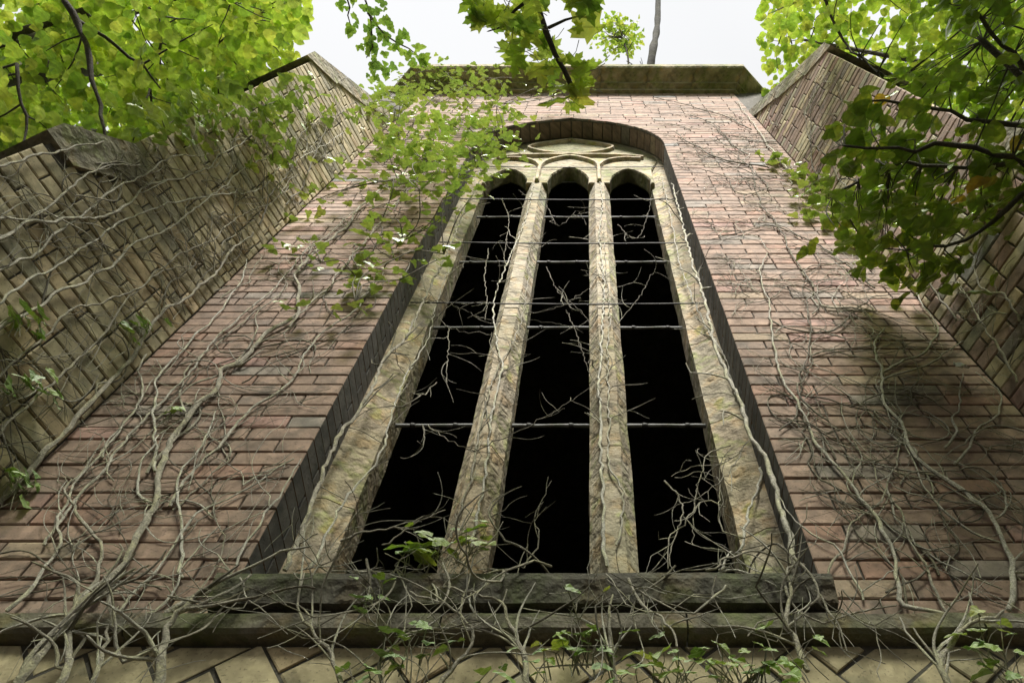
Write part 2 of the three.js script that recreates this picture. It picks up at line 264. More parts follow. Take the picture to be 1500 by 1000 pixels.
// window: jambs, mullions, tracery, bars
{
  const JIN = .115; // stone frame runs in this far
  const sec = [[-.02, -.172], [.035, -.178], [.085, -.208], [.115, -.218], [.115, -.345], [-.02, -.345]];
  const path = archPath(0, SILL - .05);
  const st = path.map(([x, y, nx, ny]) => (a, b) => V(XC + x + nx * a, y + ny * a, b));
  // split the frame into stones
  const frame = mesh('window', metreUV(new THREE.BoxGeometry(.01, .01, .01).translate(XC, SILL - .045, -.30)), M.dark, church);
  const cutsAt = []; for (let i = 0; i < st.length - 1; i += 9) cutsAt.push(i); cutsAt.push(st.length - 1);
  for (let i = 0; i < cutsAt.length - 1; i++) {
    const part = st.slice(cutsAt[i], cutsAt[i + 1] + 1); if (part.length < 2) continue;
    const fine = []; const src = path.slice(cutsAt[i], cutsAt[i + 1] + 1), thin = (y) => 1 - .86 * sstep(SPR - .05, SPR + .30, y);
    for (let k = 0; k < src.length - 1; k++) for (const f of [0, .5]) { const A = src[k], B = src[k + 1]; const ff = k === 0 && f === 0 ? .03 : f; fine.push((a0, b) => { const a = a0 > 0 ? a0 * thin(lerp(A[1], B[1], ff)) : a0; return V(XC + lerp(A[0] + A[2] * a, B[0] + B[2] * a, ff), lerp(A[1] + A[3] * a, B[1] + B[3] * a, ff), b); }); }
    const B = src[src.length - 1], A = src[src.length - 2]; fine.push((a0, b) => { const a = a0 > 0 ? a0 * thin(B[1]) : a0; return V(XC + lerp(A[0] + A[2] * a, B[0] + B[2] * a, .97), lerp(A[1] + A[3] * a, B[1] + B[3] * a, .97), b); });
    mesh('jamb_stone', paint(sweep(fine, sec, .006), blockCol()), M.stone, frame);
  }
  const MY1 = 6.0 + CY;
  for (const sx of [-.222, .222]) {
    const msec = [[-.032, -.178], [.032, -.178], [.046, -.202], [.072, -.245], [.072, -.335], [-.072, -.335], [-.072, -.245], [-.046, -.202]];
    let y = SILL - .05; let n = 0;
    while (y < MY1 - .05) { const y1 = Math.min(MY1, y + [.92, 1.05, .8, 1.0, .95, 1][n % 6]); n++; const s2 = []; const m = Math.ceil((y1 - y) / .035); for (let i = 0; i <= m; i++) { const yy = lerp(y + .003, y1 - .003, i / m); s2.push((a, b) => V(XC + sx + a, yy, b)); } mesh('mullion', paint(sweep(s2, msec, .0065), blockCol()), M.stone, frame); y = y1; }
  }
  // tympanum with three light heads cut out
  const s = new THREE.Shape(), yb = 5.55 + CY, insAt = (y) => lerp(.10, .006, sstep(SPR - .12, SPR + .25, y)); const P = [], yA = apexAt(.008), prof = [];
  for (let i = 0; i <= 22; i++) { const f = i / 22, y = lerp(yb, yA - .002, 1 - (1 - f) ** 1.6); prof.push([halfAt(y, insAt(y)), y]); }
  for (const [x, y] of prof) P.push(new THREE.Vector2(XC - x, y)); for (const [x, y] of prof.slice().reverse()) P.push(new THREE.Vector2(XC + x, y));
  const heads = [[.444, .15, 5.63, 5.93], [0, .15, 5.67, 5.985], [-.444, .15, 5.63, 5.93]];
  for (const [cx, w, ys, yt] of heads) { for (let i = 0; i <= 16; i++) { const f = 1 - i / 8; const af = Math.abs(f); const yy = ys + (yt - ys) * Math.pow(1 - Math.pow(af, 1.45), .72); const xx = XC + cx + w * f; if (i === 0 || i === 16) P.push(new THREE.Vector2(xx, yb)); P.push(new THREE.Vector2(xx, Math.max(yb + .001, CY + yy))); if (i === 16) P.push(new THREE.Vector2(xx, yb)); } }
  const uniq = P.filter((p, i) => i === 0 || p.distanceTo(P[i - 1]) > .002);
  s.setFromPoints(uniq);
  const tg = metreUV(new THREE.ExtrudeGeometry(s, { depth: .09, bevelEnabled: true, bevelSize: .006, bevelThickness: .012, bevelSegments: 1, curveSegments: 4 }).translate(0, 0, -.280));
  const mossy = (x, y, z) => { const c = stoneCol(x, y, z); const g = sstep(.36, .55, fbm(x * 5, y * 5, z * 2 + 30)); return [lerp(c[0], .20, g * .8), lerp(c[1], .20, g * .8), lerp(c[2], .095, g * .8)]; };
  const tym = mesh('tracery', paint(tg, mossy), M.stone, frame);
  // raised ribs of the tracery
  const ribSec = [[-.024, -.02], [-.010, .026], [.010, .026], [.024, -.02]];
  const rib = (pts, name = 'tracery_rib') => {
    const c = new THREE.CatmullRomCurve3(pts.map(([x, y]) => V(XC + x, CY + y, -.176))); const n = 22, sts = [];
    for (let i = 0; i <= n; i++) { const p = c.getPoint(i / n), t = c.getTangent(i / n), q = V(-t.y, t.x, 0); sts.push((a, b) => p.clone().addScaledVector(q, a).add(V(0, 0, b))); }
    mesh(name, paint(sweep(sts, ribSec, .003), (x, y, z) => stoneCol(x, y, z).map((v) => v * 1.12)), M.stone, tym);
  };
  for (const d of [-1, 1]) {
    rib([[d * .222, 5.56], [d * .222, 5.78], [d * .218, 5.95], [d * .19, 6.06], [d * .11, 6.165], [0, 6.235], [-d * .2, 6.275], [-d * .40, 6.255], [-d * .573, 6.20]]);
    rib([[d * .222, 5.95], [d * .26, 6.06], [d * .34, 6.14], [d * .45, 6.175], [d * .55, 6.16]]);
    rib([[-d * .40, 6.255], [-d * .195, 6.275], [0, 6.295], [d * .17, 6.35], [d * .29, 6.435], [d * .345, 6.53], [d * .30, 6.60], [d * .17, 6.70], [0, 6.79]]);
  }
  // iron saddle bars set into the stone, and thin guard rods in front
  const xa = XC - HW + .10, xb = XC + HW - .10;
  for (const y of [2.579, 3.43, 4.283, 5.095, 5.93]) for (const [p, q] of [[xa, XC - .222 - .06], [XC - .222 + .06, XC + .222 - .06], [XC + .222 + .06, xb]]) {
    const pts = []; for (let i = 0; i <= 6; i++) pts.push(V(lerp(p, q, i / 6), y + CY + rr(-.002, .002), -.285)); const bar = mesh('saddle_bar', tube(pts, 0.0078, .0078, 6, .1), M.iron, frame);
    for (const f of [.22, .72]) mesh('wire_tie', tube([0, 1, 2].map((i) => V(lerp(p, q, f) + i * .005, y + CY, -.285)), .0105, .0105, 7, .05), M.rod, bar);
  }
  for (const [y, dy] of [[3.464, -.012], [4.29, -.01], [5.12, -.012], [5.93, -.008]]) { const pts = []; for (let i = 0; i <= 16; i++) { const f = i / 16; pts.push(V(lerp(XC - HW + .01, XC + HW - .01, f), y + CY + dy * f - .018 * Math.sin(f * Math.PI) + rr(-.002, .002), -.165)); } mesh('guard_rod', tube(pts, .004, .004, 5, .1), M.rod, frame); }
}

// sill, belt course, herringbone plinth, cornice
{
  const strip = (x0, x1, sec, colFn, amp, name, parent = church) => { const n = Math.max(4, Math.ceil((x1 - x0) / .03)), sts = []; for (let i = 0; i <= n; i++) { const x = lerp(x0, x1, i / n); sts.push((a, b) => V(x, a, b)); } return mesh(name, paint(sweep(sts, sec, amp), colFn), M.stone, parent); };
  const y = SILL;
  strip(-.872, .570, [[y - .083, -.02], [y - .081, .050], [y - .026, .070], [y - .006, .068], [y, .054], [y + .015, -.12], [y + .02, -.35], [y - .085, -.35]], darkStone, .005, 'window_sill');
  // belt of long stones
  const beltCol = (px, py, pz) => darkStone(px, py, pz).map((v, i) => v * 1.35 + [.02, .015, .008][i]);
  let x = XL - .02, k = 0; const bl = [.62, .7, .55, .66, .6, .58]; while (x < XR) { const x1 = Math.min(XR + .02, x + bl[k++ % 6]); strip(x + .002, x1 - .002, [[BELT0, -.05], [BELT0, .030], [BELT0 + .008, .04], [BELT1 - .014, .04], [BELT1, .024], [BELT1, -.05]], beltCol, .004, 'belt_stone'); x = x1; }
  // herringbone bricks under the belt
  const geos = []; const w = .105, l = .21, yTop = BELT0 - .006, c45 = Math.SQRT1_2; const tilt = rr(.7, .8);
  const plinth = mesh('plinth', plainBox(XL, XR, .0, BELT0 - .003, -.06, -.018), M.mortar, church);
  const hx = .615, hy = yTop - .01, ca = Math.cos(.66), sa = Math.sin(.66); // true herringbone, each brick butting the side of its neighbour
  for (let i = -30; i <= 30; i++) for (let j = -30; j <= 30; j++) {
    const md = (((i - j) % 4) + 4) % 4, o = md === 0 ? 0 : md === 3 ? 1 : -1; if (o < 0) continue; const e = .0045;
    const x0 = i * w + e, y0 = j * w + e, x1 = (i + (o ? 1 : 2)) * w - e, y1 = (j + (o ? 2 : 1)) * w - e;
    const A = [[x0, y0], [x1, y0], [x1, y1], [x0, y1]].map(([p, q]) => [hx + p * ca - q * sa, hy + p * sa + q * ca]);
    if (A.some((p) => p[1] < .55 + CY) || A.some((p) => p[0] < XL || p[0] > XR)) continue;
    const cut = []; for (let q = 0; q < 4; q++) { const s = A[q], e = A[(q + 1) % 4], si = s[1] < yTop, ei = e[1] < yTop; if (si) cut.push(s); if (si !== ei) { const f = (yTop - s[1]) / (e[1] - s[1]); cut.push([lerp(s[0], e[0], f), yTop]); } }
    if (cut.length < 3 || Math.max(...cut.map((p) => p[1])) - Math.min(...cut.map((p) => p[1])) < .02) continue;
    geos.push(quadBrick(facade, cut, -.006 + (o ? .005 : 0) + rr(-.002, .002), .02, buffBrick().map((v) => v * 1.15), { ou: R(), ov: R() }));
  }
  asParts(geos, 'herringbone_brick', 'lower_brickwork', M.brick, plinth, 120);
  // cornice: mitred mouldings turning along the next facets behind the buttresses
  const cs = [[COR, -.02], [COR, .035], [COR + .045, .038], [COR + .048, .09], [COR + .085, .096], [COR + .088, .16], [COR + .10, .225], [COR + .118, .240], [COR + .19, .246], [COR + .23, .10], [COR + .23, -.25]];
  const T = Math.tan(Math.PI / 8), q = Math.SQRT1_2; const cornCol = (px, py, pz) => { const c = stoneCol(px, py * 3, pz), m = sstep(.4, .62, fbm(px * 4, py * 12, pz * 9)); return [lerp(c[0] * .95, .15, m * .75), lerp(c[1] * .95, .15, m * .75), lerp(c[2] * .9, .055, m * .75)]; };
  const run = (s0, s1, n, fn, name) => { const sts = []; for (let i = 0; i <= n; i++) { const f = lerp(s0, s1, i / n); sts.push((a, b) => fn(f, a, b)); } mesh(name, paint(sweep(sts, cs, .003), cornCol), M.stone, church); };
  const seg = 7; for (let i = 0; i < seg; i++) run(i / seg + .0002, (i + 1) / seg - .0002, 6, (f, a, b) => V(lerp(XL - T * Math.max(0, b), XR + T * Math.max(0, b), f), a, b), 'cornice_stone');
  run(0, 1.0, 12, (f, a, b) => V(XR + T * Math.max(0, b) + q * f * 1.2, a, b - q * f * 1.2), 'cornice_stone');
  run(1.0, 0, 12, (f, a, b) => V(XL - T * Math.max(0, b) - q * f * 1.2, a, b - q * f * 1.2), 'cornice_stone');
}

// buttresses: set square to the apse corner, 22.5 degrees off the wall's normal
const B8 = Math.PI / 8;
const flank = {
  L: { o: V(XL, 0, 0), u: V(-Math.sin(B8), 0, Math.cos(B8)), v: V(0, 1, 0), n: V(Math.cos(B8), 0, Math.sin(B8)), t1: .675, y1: 5.83 + CY, t2: .80, y2: 2.985 + CY, y3: 3.26 + CY, slope: 1.547 },
  R: { o: V(XR, 0, 0), u: V(Math.sin(B8), 0, Math.cos(B8)), v: V(0, 1, 0), n: V(-Math.cos(B8), 0, Math.sin(B8)), t1: .705, y1: 6.09 + CY, t2: .83, y2: 3.1 + CY, y3: 3.38 + CY, slope: 1.45 },
};
function buttress(side) {
  const F = flank[side], D = .62; const P = (t, y, w) => F.o.clone().addScaledVector(F.u, t).addScaledVector(F.v, y).addScaledVector(F.n, w);
  const yTop = (t) => F.y1 + (F.t1 - t) * F.slope, y0w = yTop(-.1);
  const prism = (prof, w0, w1) => { // closed profile (t, y) pushed from w0 to w1
    const pts = prof.map(([a, b]) => new THREE.Vector2(a, b)); const tri = THREE.ShapeUtils.triangulateShape(pts, []); const pos = [];
    const put = (...ps) => { for (const p of ps) pos.push(p.x, p.y, p.z); };
    for (const [a, b, c] of tri) { put(P(...prof[a], w0), P(...prof[b], w0), P(...prof[c], w0)); put(P(...prof[a], w1), P(...prof[c], w1), P(...prof[b], w1)); }
    for (let i = 0; i < prof.length; i++) { const a = prof[i], b = prof[(i + 1) % prof.length]; put(P(...a, w0), P(...a, w1), P(...b, w1)); put(P(...a, w0), P(...b, w1), P(...b, w0)); }
    const g = new THREE.BufferGeometry(); g.setAttribute('position', new THREE.Float32BufferAttribute(pos, 3)); g.computeVertexNormals(); return metreUV(g);
  };
  const m = .009, C = .03;
  const body = mesh('buttress', prism([[-.12, 0], [F.t2 - m, 0], [F.t2 - m, F.y2 - C], [F.t1 - m, F.y3 - C], [F.t1 - m, F.y1 - C], [-.12, y0w - C]], -m, -D), M.mortar, church);
  const geos = [], J = .0065;
  const STN = .26; // stone coping reaches this far down the slope (vertical)
  const base = BELT1 - .5; let k = 0;
  for (let v0 = base; v0 < y0w; v0 += PITCHV, k++) {
    const v1 = v0 + PITCHV - J; let lo = .002, hi;
    const f3 = (v1 - (F.y2 - .10)) / (F.y3 - F.y2 - .02);
    if (f3 < 0) hi = F.t2; else if (f3 < 1) hi = F.t1 + .03 - f3 * .145; else if (v1 < F.y3 + .05) hi = F.t1 - .118; else if (v1 < F.y1 - .02) hi = F.t1; else { hi = F.t1 - (v1 - (F.y1 - STN * .55)) / F.slope * 1.0; }
    if (hi < .05) break;
    let x = hi - (k % 2 ? BL : BL / 2); const cuts = []; while (x > lo + .03) { cuts.unshift(x + rr(-.006, .006)); x -= R() < .3 ? BL / 2 : BL; }
    const all = [lo - J / 2, ...cuts, hi + J / 2];
    for (let i = 0; i < all.length - 1; i++) {
      const a = all[i] + J / 2, b = all[i + 1] - J / 2; if (b - a < .012) continue; const jy = rr(-.0015, .0015);
      geos.push(quadBrick(F, side === 'L' ? [[b, v0 + jy], [a, v0 + jy], [a, v1 + jy], [b, v1 + jy]] : [[a, v0 + jy], [b, v0 + jy], [b, v1 + jy], [a, v1 + jy]], rr(-.002, .002), i === all.length - 2 ? .1 : .02, (side === 'L' || R() < .4 ? buffBrick() : redBrick()).map((c) => c * 1.05), { ou: R(), ov: R(), bev: .0035 }));
    }
  }
  asParts(geos, 'brick', 'brickwork', M.brick, body);
  // coping stones on the two slopes: blocks with a facing on the flank
  const capCol = (x, y, z) => { const c = stoneCol(x, y, z), mm = sstep(.42, .6, fbm(x * 7, y * 7, z * 7 + 2)); return [lerp(c[0] * .9, .13, mm * .7), lerp(c[1] * .93, .13, mm * .7), lerp(c[2] * .95, .085, mm * .7)]; };
  const block = (prof, proud, name) => mesh(name, paint(roughen(prism(prof, proud, -D - .02), .006), capCol), M.stone, body);
  const n = 3; for (let i = 0; i < n; i++) { const ta = lerp(F.t1 + .045, -.03, i / n), tb = lerp(F.t1 + .045, -.03, (i + 1) / n) + .004; block([[ta, yTop(ta) - STN * (i ? .8 : .42)], [ta, yTop(ta) + .05], [tb, yTop(tb) + .05], [tb, yTop(tb) - STN * (i === n - 1 ? .62 : .95)]], .012, 'coping_stone'); }
  block([[F.t2 + .035, F.y2 - .10], [F.t2 + .035, F.y2], [F.t2 + .0, F.y2 + .06], [F.t1 - .004, F.y3 + .05], [F.t1 - .12, F.y3 + .06], [F.t1 - .125, F.y3 - .12], [F.t1 + .02, F.y2 - .10]], .012, 'coping_stone');
}
function roughen(g, a) { const p = g.attributes.position; for (let i = 0; i < p.count; i++) { const x = p.getX(i), y = p.getY(i), z = p.getZ(i); p.setXYZ(i, x + (noise(x * 9, y * 9, z * 9) - .5) * a * 2, y + (noise(x * 9 + 5, y * 9, z * 9) - .5) * a * 2, z + (noise(x * 9, y * 9 + 7, z * 9) - .5) * a * 2); } g.computeVertexNormals(); return g; }
buttress('L'); buttress('R');

// dim interior: side walls, back wall, floor and roof close the nave
{
  const x0 = XL - .44, x1 = XR + .44, z1 = -.352, z0 = -6, yt = COR - .1, w = .25;
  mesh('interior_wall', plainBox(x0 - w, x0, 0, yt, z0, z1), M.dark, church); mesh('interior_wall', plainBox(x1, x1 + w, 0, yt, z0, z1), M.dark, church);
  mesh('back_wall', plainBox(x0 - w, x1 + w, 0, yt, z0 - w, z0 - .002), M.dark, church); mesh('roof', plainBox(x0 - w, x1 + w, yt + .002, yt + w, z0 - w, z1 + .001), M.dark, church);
}
// ---------------------------------------------------------------- plants: leaves
const OUT = {
  heart: [[0, 0], [.16, -.07], [.36, .0], [.48, .22], [.46, .45], [.33, .70], [.15, .90], [0, 1.04]],
  maple: [[0, 0], [.15, -.05], [.42, -.10], [.31, .11], [.38, .20], [.64, .36], [.51, .44], [.54, .60], [.30, .53], [.19, .54], [.23, .74], [.12, .82], [0, 1.06]],
  ivy: [[0, 0], [.24, -.10], [.46, .06], [.44, .32], [.29, .42], [.28, .62], [.14, .85], [0, 1.02]],
  small: [[0, 0], [.2, .12], [.27, .42], [.17, .78], [0, 1]],
};
function leafGeo(kind, fold, curl, skew) {
  const h = OUT[kind], full = [...h, ...h.slice(1, -1).reverse().map(([x, y]) => [-x, y])]; const pos = [], uv = [];
  const z = (x, y) => Math.abs(x) * fold - curl * y * y + skew * x * y + .05 * Math.sin(x * 9 + y * 6);
  const put = (x, y) => { pos.push(x, y, z(x, y)); uv.push(x * .1 + .05, y * .1); };
  const mid = [[0, 0], [0, .22], [0, .46], [0, .72], h[h.length - 1]];
  const nearest = (y) => mid.reduce((b, m) => Math.abs(m[1] - y) < Math.abs(b[1] - y) ? m : b);
  for (const s of [1, -1]) { let prev = h[0], pm = mid[0]; for (let i = 1; i < h.length; i++) { const cur = [h[i][0] * s, h[i][1]], m = i === h.length - 1 ? mid[4] : nearest(Math.max(pm[1], cur[1] * .9)); const p = [prev[0], prev[1]]; const a = [p, cur, pm]; if (s < 0) a.reverse(); a.forEach((q) => put(...q)); if (m !== pm && i < h.length) { const b = [pm, cur, m]; if (s < 0) b.reverse(); b.forEach((q) => put(...q)); pm = m; } prev = cur; } }
  const g = new THREE.BufferGeometry(); g.setAttribute('position', new THREE.Float32BufferAttribute(pos, 3)); g.setAttribute('uv', new THREE.Float32BufferAttribute(uv, 2)); g.computeVertexNormals(); return g;
}
const LG = {}; for (const k of Object.keys(OUT)) LG[k] = [[.12, .10, .05], [.28, .22, -.12], [-.10, .30, .1], [.18, -.08, .2]].map((a) => leafGeo(k, ...a));
const pal = (list, t, rough) => ({ mats: list.map((c) => leafMat(...c, t, rough)), base: leafMat(1, 1, 1, t, rough), cols: list.map((c) => lin(...c)) });
const PAL = {
  bright: pal([[.46, .64, .06], [.40, .58, .05], [.56, .70, .08], [.30, .48, .05], [.50, .64, .10], [.60, .68, .09]], .7, .6),
  maple: pal([[.30, .48, .06], [.25, .43, .055], [.36, .53, .07], [.21, .37, .06]], .58, .5),
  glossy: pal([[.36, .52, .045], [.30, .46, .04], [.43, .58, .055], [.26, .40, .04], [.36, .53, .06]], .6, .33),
  creeper: pal([[.42, .57, .09], [.36, .52, .08], [.48, .60, .10], [.31, .46, .075], [.39, .56, .09]], .5, .5),
  woodland: pal([[.17, .28, .04], [.14, .25, .04]], 0, .6),
  yellow: pal([[.55, .36, .03], [.60, .46, .06]], .45, .5),
};
const UPV = V(0, 1, 0);
function leafAt(p, size, tilt, towards, o = {}) { // lies roughly flat (normal n), tip hanging
  const n = (o.n ?? UPV).clone().add(V(rr(-1, 1), rr(-1, 1), rr(-1, 1)).multiplyScalar(tilt)).normalize();
  let d = towards ? towards.clone().add(V(rr(-1, 1), rr(-1, 1) - .3, rr(-1, 1)).multiplyScalar(.6)) : V(rr(-1, 1), -.35, rr(-1, 1));
  d.addScaledVector(n, -d.dot(n)).normalize(); const x = d.clone().cross(n).normalize();
  const q = new THREE.Quaternion().setFromRotationMatrix(new THREE.Matrix4().makeBasis(x, d, n)); return { p, q, s: size * rr(.58, 1.28), o };
}
function foliage(parent, base, leaves, kind, palette, limit = 300, minPx = 7) {
  const show = (l) => { const q = project(l.p); if (!q || q[0] < -10 || q[0] > 1510 || q[1] < -10 || q[1] > 1010) return 0; return l.s / q[2] * FP; };
  leaves.forEach((l) => { l.show = show(l); l.k = Math.floor(R() * 4); l.c = Math.floor(R() * palette.mats.length); l.v = rr(.8, 1.15); });
  leaves.sort((a, b) => b.show - a.show);
  let n = 0; for (const l of leaves) { if (n >= limit || l.show < minPx) break; const mt = l.o.yellow ? pick(PAL.yellow.mats) : palette.mats[l.c]; const m = mesh(n ? `leaf_${String(n).padStart(3, '0')}` : 'leaf', LG[kind][l.k], mt, parent); m.position.copy(l.p).sub(base); m.quaternion.copy(l.q); m.scale.setScalar(l.s); n++; }
  const rest = leaves.slice(n), mat4 = new THREE.Matrix4();
  for (let k = 0; k < 4; k++) {
    const sub = rest.filter((l) => l.k === k); if (!sub.length) continue;
    const im = new THREE.InstancedMesh(LG[kind][k], palette.base, sub.length); im.name = 'foliage'; im.userData.kind = 'stuff'; im.castShadow = im.receiveShadow = true;
    sub.forEach((l, i) => { im.setMatrixAt(i, mat4.compose(l.p.clone().sub(base), l.q, V(l.s, l.s, l.s))); im.setColorAt(i, palette.cols[l.c].clone().multiplyScalar(l.v)); }); parent.add(im);
  }
}

// ---------------------------------------------------------------- bare vines
const frames = { F: facade, L: flank.L, R: flank.R };
const toUV = (F, p) => { const d = p.clone().sub(F.o); return [d.dot(F.u), d.dot(F.v), d.dot(F.n)]; };
const fromUV = (F, u, v, w) => F.o.clone().addScaledVector(F.u, u).addScaledVector(F.v, v).addScaledVector(F.n, w);
const inOpening = (u, v) => v > SILL - .02 && v < APX && Math.abs(u - XC) < halfAt(v) + .01;
function okAt(key, u, v) {
  if (key === 'F') return u > XL + .02 && u < XR - .02 && v < COR - .02 && !inOpening(u, v);
  const F = frames[key]; return u > .02 && u < (v < F.y2 ? F.t2 : v < F.y1 ? F.t1 : F.t1 - (v - F.y1) / F.slope) - .01 && v > 1;
}
// a shoot feeling its way over a wall: position (u, v), heading, kinks where it met a joint
function wander(key, u, v, ang, len, o = {}) {
  const F = frames[key], pts = []; const step = .024; let w = o.w ?? .008, dw = 0; const aim = o.aim ?? Math.PI / 2; let c = 0; const w0 = o.w ?? .008;
  for (let s = 0; s <= len; s += step) {
    pts.push(fromUV(F, u, v, w)); c = c * .82 + rr(-.14, .14); ang += c * (o.curl ?? 1) + (R() < .12 ? rr(-.75, .75) : 0); ang += Math.sin(aim - ang) * (o.pull ?? .10);
    u += Math.cos(ang) * step; v += Math.sin(ang) * step; dw = dw * .8 + rr(-.0035, .0035) * (o.loose ?? 1) + (w0 - w) * .12; w = Math.max(w0 * .8, w + dw);
    if (!okAt(key, u, v) && !o.free) break;
  }
  return pts.length > 3 ? pts : null;
}
function wiggle(F, pts, amp, w0) { // traced line -> kinked stem hugging its wall
  const s = smooth(pts, .028); let a = 0, b = 0; const ph = rr(0, 100);
  return s.map((p, i) => { a = a * .7 + rr(-1, 1) * amp * .6; b = b * .7 + rr(-1, 1) * amp * .6; const off = w0 + .012 * fbm(i * .13 + ph, 1, 2, 2), env = Math.min(1, i / 8), sw = (fbm(i * .07 + ph, 4, 9, 3) - .5) * .10 * env, sv = (fbm(i * .09 + ph, 14, 3, 3) - .5) * .06 * env; const q = toUV(F, p); return fromUV(F, q[0] + a + sw, q[1] + b + sv, off); });
}
function vineThing(name, label, group, key, stem, r0, r1, mat, nb, o = {}) {
  const base = stem[0].clone(); const t = thing(name, label, 'vine', group, base.toArray()); const F = frames[key]; const loc = (g) => g.translate(-base.x, -base.y, -base.z);
  mesh('stem', loc(tube(stem, r0, r1, 6)), M.vine[mat], t);
  for (let i = 0; i < nb; i++) {
    const k = Math.floor(rr(.04, .97) * (stem.length - 2)), p = stem[k], tg = stem[k + 1].clone().sub(p); const [u, v, w] = toUV(F, p); const a0 = Math.atan2(tg.dot(F.v), tg.dot(F.u));
    const sgn = R() < .5 ? -1 : 1, rs = lerp(r0, r1, k / stem.length), rb = Math.max(.0016, Math.min(rs * rr(.32, .62), .006));
    const br = wander(key, u, v, a0 + sgn * rr(.35, 1.25), rr(.12, o.bl ?? .55), { w: rr(.006, .022), aim: a0 + sgn * rr(-.2, .5), pull: .05, curl: 1.15, loose: 1.2 }); if (!br) continue;
    const bm = mesh('branch', loc(tube(br, rb, rb * .45, 5)), M.vine[R() < .6 ? mat : Math.floor(R() * 4)], t); const tw = [];
    const nt = Math.floor(rr(0, 3.4)); for (let j = 0; j < nt; j++) { const kk = Math.floor(R() * (br.length - 1)), q = toUV(F, br[kk]), d = br[kk + 1].clone().sub(br[kk]); const tp = wander(key, q[0], q[1], Math.atan2(d.dot(F.v), d.dot(F.u)) + rr(-1.3, 1.3), rr(.05, .24), { w: rr(.006, .035), pull: 0, loose: 2 }); if (tp) tw.push(tube(tp, rb * .5, rb * .28, 4)); }
    if (tw.length) mesh('twigs', loc(mergeGeometries(tw)), M.vine[3 - (i % 2)], bm).userData.kind = 'stuff';
  }
  return [t, base];
}
const TR = (key, list, w = .014) => { const F = frames[key]; return list.map(([x, y]) => onPlane(x, y, F.o, F.n, w)); };
const lbl = {
  FL: ['leafless vine on red brick between window and buff buttress', 'bare vines beside the window on the buff buttress side'],
  FR: ['leafless vine on red brick between window and leaf-hidden buttress', 'bare vines beside the window on the leafy buttress side'],
  L: ['bare vine crossing the buff brick flank of the stone-shouldered buttress', 'bare vines on the buff brick buttress'],
  R: ['bare vine on the flank of the buttress half hidden by leaves', 'bare vines on the leafy buttress'],
};
